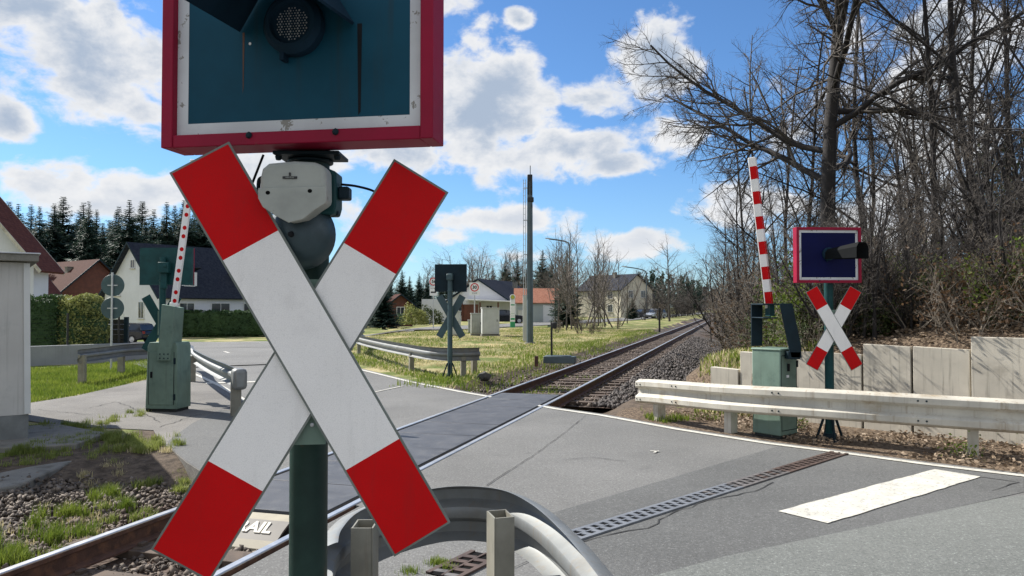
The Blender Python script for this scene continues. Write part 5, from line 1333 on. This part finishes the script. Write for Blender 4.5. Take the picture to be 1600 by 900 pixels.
# ------------------------------------------------------------------ grass
def blades(name, pts, hmin, hmax, w, m_, lean=.35):
    n = len(pts); a = rng.uniform(0, 6.28, n); h = rng.uniform(hmin, hmax, n); ww = w*rng.uniform(.6, 1.3, n)
    d = np.stack([np.cos(a), np.sin(a), np.zeros(n)], -1); s_ = np.stack([-np.sin(a), np.cos(a), np.zeros(n)], -1)*ww[:, None]
    le = rng.uniform(0, lean, n)[:, None]*h[:, None]; up = np.zeros((n, 3)); up[:, 2] = h
    b0 = pts - s_; b1 = pts + s_; mid = pts + up*.6 + d*le*.4; t0 = pts + up + d*le*1.2
    V = np.stack([b0, b1, mid + s_*.7, t0, mid - s_*.7], 1).reshape(-1, 3)
    i = np.arange(n)[:, None]*5
    F4 = np.concatenate([i + np.array([[0,1,2,4]])], 0); F3 = i + np.array([[4,2,3]])
    me = bpy.data.meshes.new(name); me.from_pydata(V.tolist(), [], F4.tolist() + F3.tolist()); me.materials.append(m_)
    o = bpy.data.objects.new(name, me); COL.objects.link(o); tag(o, kind='stuff'); return o
def inside(P, x, y):
    r = np.zeros(len(x), bool); n = len(P)
    for i in range(n):
        x1, y1 = P[i][0], P[i][1]; x2, y2 = P[(i+1) % n][0], P[(i+1) % n][1]
        c = ((y1 > y) != (y2 > y)) & (x < (x2-x1)*(y-y1)/((y2-y1) + 1e-12) + x1); r ^= c
    return r
def scatter(P, n, noise=0, thr=0):
    P = [(p[0], p[1]) for p in P]; xs = [p[0] for p in P]; ys = [p[1] for p in P]
    x = rng.uniform(min(xs), max(xs), n); y = rng.uniform(min(ys), max(ys), n); k = inside(P, x, y)
    if noise: k &= (np.sin(x*noise) + np.sin(y*noise*1.3 + x*.7) + np.sin((x-y)*noise*.6)) > thr
    x, y = x[k], y[k]; return np.stack([x, y, gz(x, y) - .02], -1)
A_L = [G(*p) for p in ((30,632),(120,618),(232,592),(246,570),(230,563),(100,575),(-40,580),(-60,640))]
blades('grass', scatter(A_L, 60000), .05, .13, .008, m_grass)
A_M = [(p.x + .34, p.y + .45) for p in edge_far[:7]] + [tuple(tw(16.5, -2.2)[:2])] + [tuple(tw(u_, -2.0)[:2]) for u_ in (22, 30, 45, 60)] + [(2, 66), (-6, 56), (-12, 50), (-12.8, 40), (-8.6, 30)]
blades('grass', scatter(A_M, 110000, .9, -.25), .04, .13, .014, m_grass); blades('dry_grass', scatter(A_M, 150000, .9, -1.9), .03, .10, .013, m_straw, .9)
edge_strip = [(p.x + .36, p.y + .52) for p in edge_far[:6]] + [(p.x + .9, p.y + 1.3) for p in edge_far[:6]][::-1]
blades('grass', scatter(edge_strip, 26000), .04, .15, .009, m_grass)
side = [tuple(tw(u_, v_)[:2]) for u_, v_ in ((16.6,-1.3),(60,-1.5),(60,-2.9),(16.6,-3.4))]
ps_ = scatter(side, 60000, 2, -.9); _, v_ = uv(ps_[:, 0], ps_[:, 1]); ps_[:, 2] = np.maximum(ps_[:, 2], interp_profile(v_, bp) - .02)
blades('grass', ps_, .06, .2, .010, m_grass)
mid_ = [tuple(tw(u_, v_)[:2]) for u_, v_ in ((15.7,-.6),(22,-.6),(22,.6),(15.7,.6))]
pp = scatter(mid_, 3500, 3, .1); pp[:, 2] = -.2; blades('weeds_between_rails', pp, .05, .14, .008, m_grass)
# near left: weeds along the ballast edge and in the cracks of the path
def clumps(name, spots_, m_, w_):
    V_ = []; lo_, hi_ = 9, 0
    for (px, py, rad, n_, h_) in spots_:
        c0_ = G(px, py); k_ = max(1, int(rad / .09)); 
        for j in range(k_ * k_):
            cc = (c0_.x + rng.normal(0, rad*.55), c0_.y + rng.normal(0, rad*.8)); m__ = max(4, int(n_ / (k_ * k_) * rng.uniform(.2, 1.8)))
            q = np.array(cc)[None] + rng.normal(0, .035, (m__, 2)); V_.append(q)
    q = np.concatenate(V_); u_, v_ = uv(q[:, 0], q[:, 1]); z = np.where(u_ < 8.8, np.where(v_ > -4.4, interp_profile(v_, bp2), 0), 0) - .01; z = np.where(v_ > .9, 0, z)
    k = ~((np.abs(v_) < .95)); P_ = np.stack([q[:, 0], q[:, 1], z], -1)[k]
    return blades(name, P_, .03, spots_[0][4], w_, m_, .6)
clumps('weeds_on_ballast', ((205,700,.45,2600,.12),(235,735,.35,1500,.12),(225,775,.22,700,.1),(165,690,.4,1500,.12),(250,700,.3,900,.1),(140,665,.35,500,.1),(280,745,.16,300,.1),(110,690,.4,1200,.1),(60,700,.4,1200,.1)), m_weed, .0034)
clumps('weeds_on_ballast', ((135,770,.22,900,.17),(150,755,.18,600,.15),(110,800,.2,500,.15),(20,820,.35,1500,.13),(70,840,.25,700,.12),(-20,850,.3,1200,.12),(40,880,.2,500,.12)), m_grass, .0032)
clumps('weeds_on_path', ((80,668,.3,700,.10),(115,670,.18,500,.09),(50,672,.2,500,.09),(150,660,.25,300,.07),(185,655,.3,350,.07),(205,648,.2,200,.07),(30,715,.4,700,.06),(80,710,.3,500,.06)), m_weed, .0038)
clumps('weeds_on_ballast', ((215,715,.4,900,.09),(60,790,.5,600,.1),(170,800,.3,300,.1)), m_straw, .0035)
clumps('weeds_on_asphalt', ((668,890,.10,260,.05),(640,896,.06,120,.05),(690,885,.05,100,.05)), m_grass, .0022)
gut = [G(*p) for p in ((1000,640),(1125,655),(1120,675),(1010,655))]; blades('grass', scatter(gut, 2600, 4, .1), .04, .12, .007, m_grass)
pbk = []
for i in range(46000):
    p = tw(random.uniform(14, 60), random.uniform(3.3, 5.4)); pbk.append((p.x, p.y, bankz(p.x, p.y) - .02))
pbk = np.array(pbk); blades('dry_grass', pbk[:19000], .05, .2, .014, m_straw, .8); blades('grass', pbk[19000:], .05, .2, .014, m_grass, .6)
# leaf litter
def litter(name, pts, size):
    v, f = leaf_quads(pts, size, rng, 1, .01, .75); return tag(npmesh(name, v, f, m_litter), kind='stuff')
lp = scatter([tuple(p[:2]) for p in [G(1235,690), G(1600,742), (12, 3.9)]] + [tuple(wallpt(10, -.03)), tuple(wallpt(-2, -.03)), tuple(G(1030,645)[:2])], 34000, 2.2, -1.2); lp[:, 2] = .012 + rng.uniform(0, .03, len(lp))
litter('leaf_litter', lp, .030)
lb = []
for i in range(14000):
    t_ = random.uniform(-2, 7); q = wallpt(t_, random.uniform(.15, 5) ** 1.0); lb.append((q[0], q[1], bankz(q[0], q[1]) + random.uniform(0, .06)))
litter('leaf_litter', np.array(lb), .036)
# fallen straw in front of the dark signal
A_S = [G(*p) for p in ((640,540),(700,530),(800,560),(830,575),(760,590),(720,575),(650,565))]
# ------------------------------------------------------------------ houses, cars, bridge
def window(parent, M_, w, h, cross=True, shutter=False, sill=True, fm=None):
    fr = MB().use(fm or m_frame); t_ = .07
    for xx in (-w/2 + t_/2, w/2 - t_/2): fr.box((xx, -.02, h/2), (t_, .06, h), M_)
    for zz in (t_/2, h - t_/2): fr.box((0, -.021, zz), (w - 2*t_, .058, t_), M_)
    if cross: fr.box((0, -.018, h/2), (.05, .05, h - 2*t_), M_)
    o = fr.build('window', None, parent)
    if sill: MB().box((0, -.06, -.03), (w + .12, .14, .05), M_).build('sill', m_conc, o)
    g = MB(); g.box((0, -.006, h/2), (w - 2*t_, .02, h - 2*t_), M_); g.build('pane', m_glass, o)
    if shutter: 
        s = MB(); s.box((0, -.03, h*.72), (w - .1, .03, h*.5), M_); s.build('roller_shutter', m_door, o)
    return o
def house(name, label, loc, rz, W, Dp, H, Rr, wall_m, roof_m, wins=(), over=.35, chim=None, gable_m=None, fascia=m_dark, cat='house'):
    th = thing(name, label, cat, loc, rz)
    mb = MB().use(wall_m); mb.prism([(-W/2,-.6),(W/2,-.6),(W/2,H),(0,H+Rr),(-W/2,H)], -Dp/2, Dp/2); mb.build('wall', None, th)
    if gable_m:
        g = MB().use(gable_m); g.prism([(-W/2+.02,H-.0),(W/2-.02,H-.0),(0,H+Rr-.03)], -Dp/2-.05, -Dp/2-.003); g.build('gable_cladding', None, th)
    rf = MB().use(roof_m); sl = math.hypot(W/2, Rr); nx_, nz_ = Rr/sl, W/2/sl
    ex, ez = W/2 + over, H - over*Rr/(W/2)
    for s in (-1, 1):
        rf.prism([(0, H+Rr+.02), (s*ex, ez+.02), (s*(ex + nx_*.12), ez + nz_*.14), (0, H+Rr+.17)], -Dp/2-over, Dp/2+over)
    ro = rf.build('roof', None, th)
    fb = MB().use(fascia)
    for s in (-1, 1):
        for y in (-Dp/2-over-.025, Dp/2+over+.025): fb.prism([(0, H+Rr+.0), (s*ex, ez-.02), (s*(ex + nx_*.12), ez + nz_*.14+.01), (0, H+Rr+.19)], y-.022, y+.022)
    pieces(fb, 'verge_board', None, ro)
    if chim:
        for (cx, cy, ch) in chim: MB().use(m_conc2).box((cx, cy, H+Rr*(1-abs(cx)/(W/2))+ch/2-.3), (.55, .55, ch+.6)).box((cx, cy, H+Rr*(1-abs(cx)/(W/2))+ch+.03), (.65, .65, .06)).build('chimney', None, ro)
    for wn in wins:
        face, pos, z, w, h = wn[:5]; kw = wn[5] if len(wn) > 5 else {}
        M_ = {'S': TR(pos, -Dp/2 - .01, z), 'E': TR(W/2 + .01, pos, z) @ RZ(math.pi/2), 'W': TR(-W/2 - .01, pos, z) @ RZ(-math.pi/2), 'N': TR(pos, Dp/2 + .01, z) @ RZ(math.pi)}[face]
        if kw.get('door'):
            d = MB().use(m_door).box((0, -.015, h/2), (w, .05, h), M_).build('door', None, th); MB().box((w*.38, -.06, h*.48), (.03, .05, .14), M_).build('handle', m_dark, d)
        else: window(th, M_, w, h, **kw)
    return th
def face(dx, dy): return math.atan2(dx, -dy)   # rotation that turns the -Y gable towards (dx, dy)
# left row
H1 = house('red_roof_house', 'cream house with steep red tiled roof behind the hut at the left edge', (-31.9, 44.5, -1.0), face(.15, -1), 6.2, 9.5, 3.7, 4.0, m_cwall, m_tred, (('E', 1.5, 1.0, 1.1, 1.2),), over=.4)
H0 = house('white_gable_house', 'white house gable with grey verge board at the far left edge above the hut', (-24.9, 35.2, -.45), face(.12, -1), 6.2, 1.4, 4.3, 3.8, m_wwall, m_tred, (('S', .5, 2.4, 1.0, 1.2),), over=.45, fascia=m_conc)
H2 = house('brown_gable_house', 'house with brown tiled roof and dark brown boarded gable behind the rounded hedge', (-46.4, 81.0, -.85), face(.80, -.60), 7.2, 11, 4.0, 3.3, m_wood, m_tbrn, (('S', -.2, 1.0, 1.6, 1.2),('S', .8, 3.6, .8, .9)), over=.5, chim=((-1.2, -2, .5),(-1.0,1.4,.45)), gable_m=m_wood)
sk = MB(); sk.box((0,0,0),(1.0,.05,1.1)); 
H3 = house('white_house', 'white rendered house with steep black roof and dormer windows behind the long hedge', (-29.2, 74.0, -.85), face(-.55, -.83), 8.6, 15.5, 3.75, 4.4, m_wwall, m_tblk,
    (('S', -2.2, 3.6, 1.0, 1.4, dict(shutter=True)), ('S', 1.6, 1.6, .9, 1.5), ('S', -2.4, .0, 2.6, 2.1, dict(door=True)), ('E', -5.2, 1.9, 1.5, 1.1), ('E', -1.8, 1.9, 2.0, 1.1), ('E', 1.2, 1.3, 1.1, 1.7, dict(cross=False)), ('E', 4.4, 1.9, 1.5, 1.1), ('S', .2, 6.0, .7, .8)), over=.45, chim=((.3, 3.0, .9),))
for yy in (-4.6, 1.2):   # dormers on the long roof side
    mb = MB().use(m_wwall); mb.box((2.9, yy, 4.95), (1.7, 1.5, 1.5)); d_ = mb.build('dormer', None, H3)
    mb = MB().use(m_tblk); mb.prism([(-1.0,.72),(1.0,.72),(1.0,.80),(-1.0,.80)], -1.4, 1.2, TR(2.9, yy, 5.05) @ RZ(math.pi/2) @ RX(R(-14))); mb.build('dormer_roof', None, d_)
    M_ = TR(3.76, yy, 4.45) @ RZ(math.pi/2); fr = MB().use(m_frame); fr.box((0,-.01,.55),(1.1,.05,1.15),M_); fr.use(m_glass); fr.box((-.25,-.03,.55),(.42,.03,.95),M_); fr.box((.25,-.03,.55),(.42,.03,.95),M_); fr.build('dormer_window', None, d_)
# middle
H4 = house('white_house', 'white house with dark roof, a smoking chimney and covered terrace behind the square 30 sign', (XD(775, 103), 103, -.1), face(-.35, -.93), 8.6, 12, 2.6, 2.7, m_wwall, m_tblk, (('S', 1.5, .8, .9, 1.3), ('E', -3.5, 1.0, 1.2, 1.2), ('E', 2, 1.0, 1.4, 1.2), ('S', -2.2, .7, 1.2, 1.5)), chim=((1.8, 2.5, 1.1),))
mb = MB().use(m_wwall); mb.box((-6.0, -3.6, 1.3), (4.0, 5, 3.2)); mb.build('side_wing', None, H4)
mb = MB().use(m_frame); mb.prism([(-1.5,2.75),(6.2,2.45),(6.2,2.55),(-1.5,2.9)], -8.6, -6.05); tr_ = mb.build('terrace_roof', None, H4)
mb = MB().use(m_wood); 
for xx in (-1.2, 1.2, 3.6, 6.0): mb.box((xx, -8.3, 1.2), (.14, .14, 2.5))
mb.box((-.2,-8.2,1.1),(2.2,.06,2.2)); pieces(mb, 'terrace_post', None, H4)
m_, t, b, co = newmat('thin_smoke'); t.n.remove(b); pv = t.node('ShaderNodeVolumePrincipled'); pv.inputs['Color'].default_value = (.9,.92,.95,1); 
nz = t.noise(co, 1.6, 5, .65, .6); t.inp(pv.inputs['Density'], t.math('MULTIPLY', t.ramp(nz, .45, .75), .9)); t.l.new(pv.outputs[0], t.n['Material Output'].inputs['Volume'])
c0 = H4.matrix_basis; 
import mathutils
loc4 = Vector((XD(775,103), 103, -.1)); cw = loc4 + (RZ(face(-.35, -.93)) @ Vector((1.8, 2.5, 5.9)))
sm = MB(); sm.tube(smooth([cw, cw + Vector((-.2,0,.8)), cw + Vector((-1.4,0,1.5)), cw + Vector((-3.2,.3,1.9)), cw + Vector((-5.0,.5,3.0)), cw + Vector((-6.6,.5,4.1))], 5), [.18 + .035*i for i in range(26)], 10); so_ = sm.build('smoke', m_); tag(so_, kind='stuff')
H5 = house('garage', 'low grey-green garage with orange tiled roof and pale door beyond the radio mast', (XD(846, 90), 90, 0), R(90), 4.6, 6.0, 2.3, 1.5, m_gwall, m_torg, (('W', -.9, .0, 1.6, 2.0, dict(door=True)),), over=.25, cat='garage')
H6 = house('small_pavilion', 'small brick garden house with green roof at the dark evergreens', (XD(622, 95), 95, 0), R(20), 3.0, 3.0, 2.1, 1.1, m_wood, m_tbrn, (('S', 0, .8, 1.0, 1.0),), over=.4)
H7 = house('cream_house', 'far cream house with dark roof behind the bare birches', (XD(962, 138), 140, 0), face(.62, -.78), 8.2, 11, 4.8, 2.7, m_cwall, m_tblk, (('S', -1.6, 3.4, 1.2, 1.3), ('S', 1.6, 3.4, 1.2, 1.3), ('S', -1.6, .9, 1.2, 1.3), ('W', -3, 3.2, 1.2, 1.3), ('W', 2, 3.2, 1.2, 1.3), ('W', -3, .9, 1.2, 1.3)), chim=((-.8, -1.0, 1.0),))
H8 = house('cream_house', 'far house with orange tinted gable and dark roof right of the other far cream house', (XD(997, 150), 152, 0), face(-.4, -.92), 6.5, 9, 3.4, 2.6, m_cwall, m_tblk, (('S', 0, 3.6, 1.2, 1.2), ('S', -1.6, 1.0, 1.2, 1.2)))
# far bridge over the track
p_ = tw(430, -12); br = thing('road_bridge', 'far pale road bridge crossing above the end of the track', 'bridge', (p_.x - 2, p_.y, 0), -TS)
mb = MB(); mb.prism([(-30,7.4),(30,7.4),(30,5.4),(9,5.2),(8,3.5),(7.6,0),(-7.6,0),(-8,3.5),(-9,5.2),(-30,5.4)][::-1], -3, 3); mb.build('bridge_deck', m_wall_l, br); MB().box((0,-3.06,7.9),(60,.08,.9)).build('parapet', m_mast, br)
# cars
def car(label, loc, rz, body_m, estate=True, name='parked_car'):
    th = thing(name, label, 'car', loc, rz)     # length along x, front at +x
    L, W = 4.5, 1.76
    low = [(-2.22,.38),(-2.25,.62),(-2.2,.86),(-1.9,.93),(.75,.95),(1.55,.88),(2.1,.74),(2.22,.58),(2.2,.34),(1.75,.25),(-1.8,.25)]
    mb = MB().use(body_m); mb.prism(low, -W/2, W/2); bo = mb.build('body', None, th, bevel=.07)
    top = [(-2.08,.93),(-1.85,1.36),(-1.5,1.44),(.0,1.46),(.35,1.40),(1.05,.94)] if estate else [(-1.6,.93),(-1.0,1.36),(-.6,1.43),(.0,1.44),(.35,1.38),(1.05,.94)]
    def cabin(k, m_, pts, name_, par, bev):
        mb = MB().use(m_); n = len(pts); w0, w1 = W/2 - .05, W/2 - .2
        f = lambda z: w0 + (w1 - w0) * (z - .93) / .5
        vs = [(x, -f(z) - k, z) for x, z in pts] + [(x, f(z) + k, z) for x, z in pts]
        mb.add(vs, [tuple(range(n)), tuple(reversed(range(n, 2*n)))] + [(i, i+n, (i+1) % n + n, (i+1) % n) for i in range(n)]); return mb.build(name_, None, par, bevel=bev)
    cabin(0, m_glass, top, 'windows', th, .04)
    rt = [(x, z) for x, z in top if z > 1.3]; rt = [(rt[0][0]-.02, rt[0][1]-.01)] + rt + [(rt[-1][0]+.02, rt[-1][1]-.01)]
    mb = MB().use(body_m); mb.prism([(x, z + .0) for x, z in rt] , -W/2 + .19, W/2 - .19); mb.prism([(x, z + .018) for x, z in rt], -W/2 + .2, W/2 - .2); mb.build('roof', None, th, bevel=.01)
    mb = MB().use(body_m)
    for y in (-1, 1):
        for x, w in ((-.95, .09), (.02, .07)): mb.box((x, y*(W/2 - .115), 1.18), (w, .03, .5), rot=RX(y*R(-16)))
    mb.build('pillars', None, th)
    for x in (-1.38, 1.38):
        for y in (-1, 1):
            Mw = TR(x, y*(W/2 - .10), .32) @ RX(-y*math.pi/2)
            wh = MB().use(m_tyre); wh.lathe([(.19,.125),(.29,.125),(.32,.10),(.32,-.08),(.28,-.10),(0,-.1)], 24, Mw); wo = wh.build('wheel', None, th)
            rm = MB().use(m_alum); rm.lathe([(0,.115),(.05,.12),(.17,.105),(.19,.126),(.2,.126)], 20, Mw); 
            rm.build('rim', None, wo)
    for y in (-1, 1):
        MB().use(m_lensw).box((2.12, y*.62, .66), (.16, .36, .13)).build('headlight', None, th, bevel=.02)
        MB().use(m_lens).box((-2.2, y*.72, .80), (.12, .22, .2)).build('tail_light', None, th, bevel=.02)
    MB().use(m_signw).box((-2.262, 0, .55), (.015, .5, .11)).build('number_plate', None, th); MB().use(m_black).box((2.2, 0, .45), (.06, 1.2, .16)).build('grille', None, th)
    return th
car('dark estate car parked in front of the white house, front hidden by the gate', (XD(194, 56), 56, -.86), R(168), m_carblk)
car('dark car parked in front of the far cream house beside a conical evergreen', (XD(1004, 121), 121, 0), R(205), m_carblk)
car('silver car parked right of the dark far car', (XD(1024, 119), 119, 0), R(232), m_carsil)
car('dark car under the terrace side of the white house behind the bus stop pillar', (XD(789, 82), 82, 0), R(10), m_carblk)
# grass verge in front of the long hedge
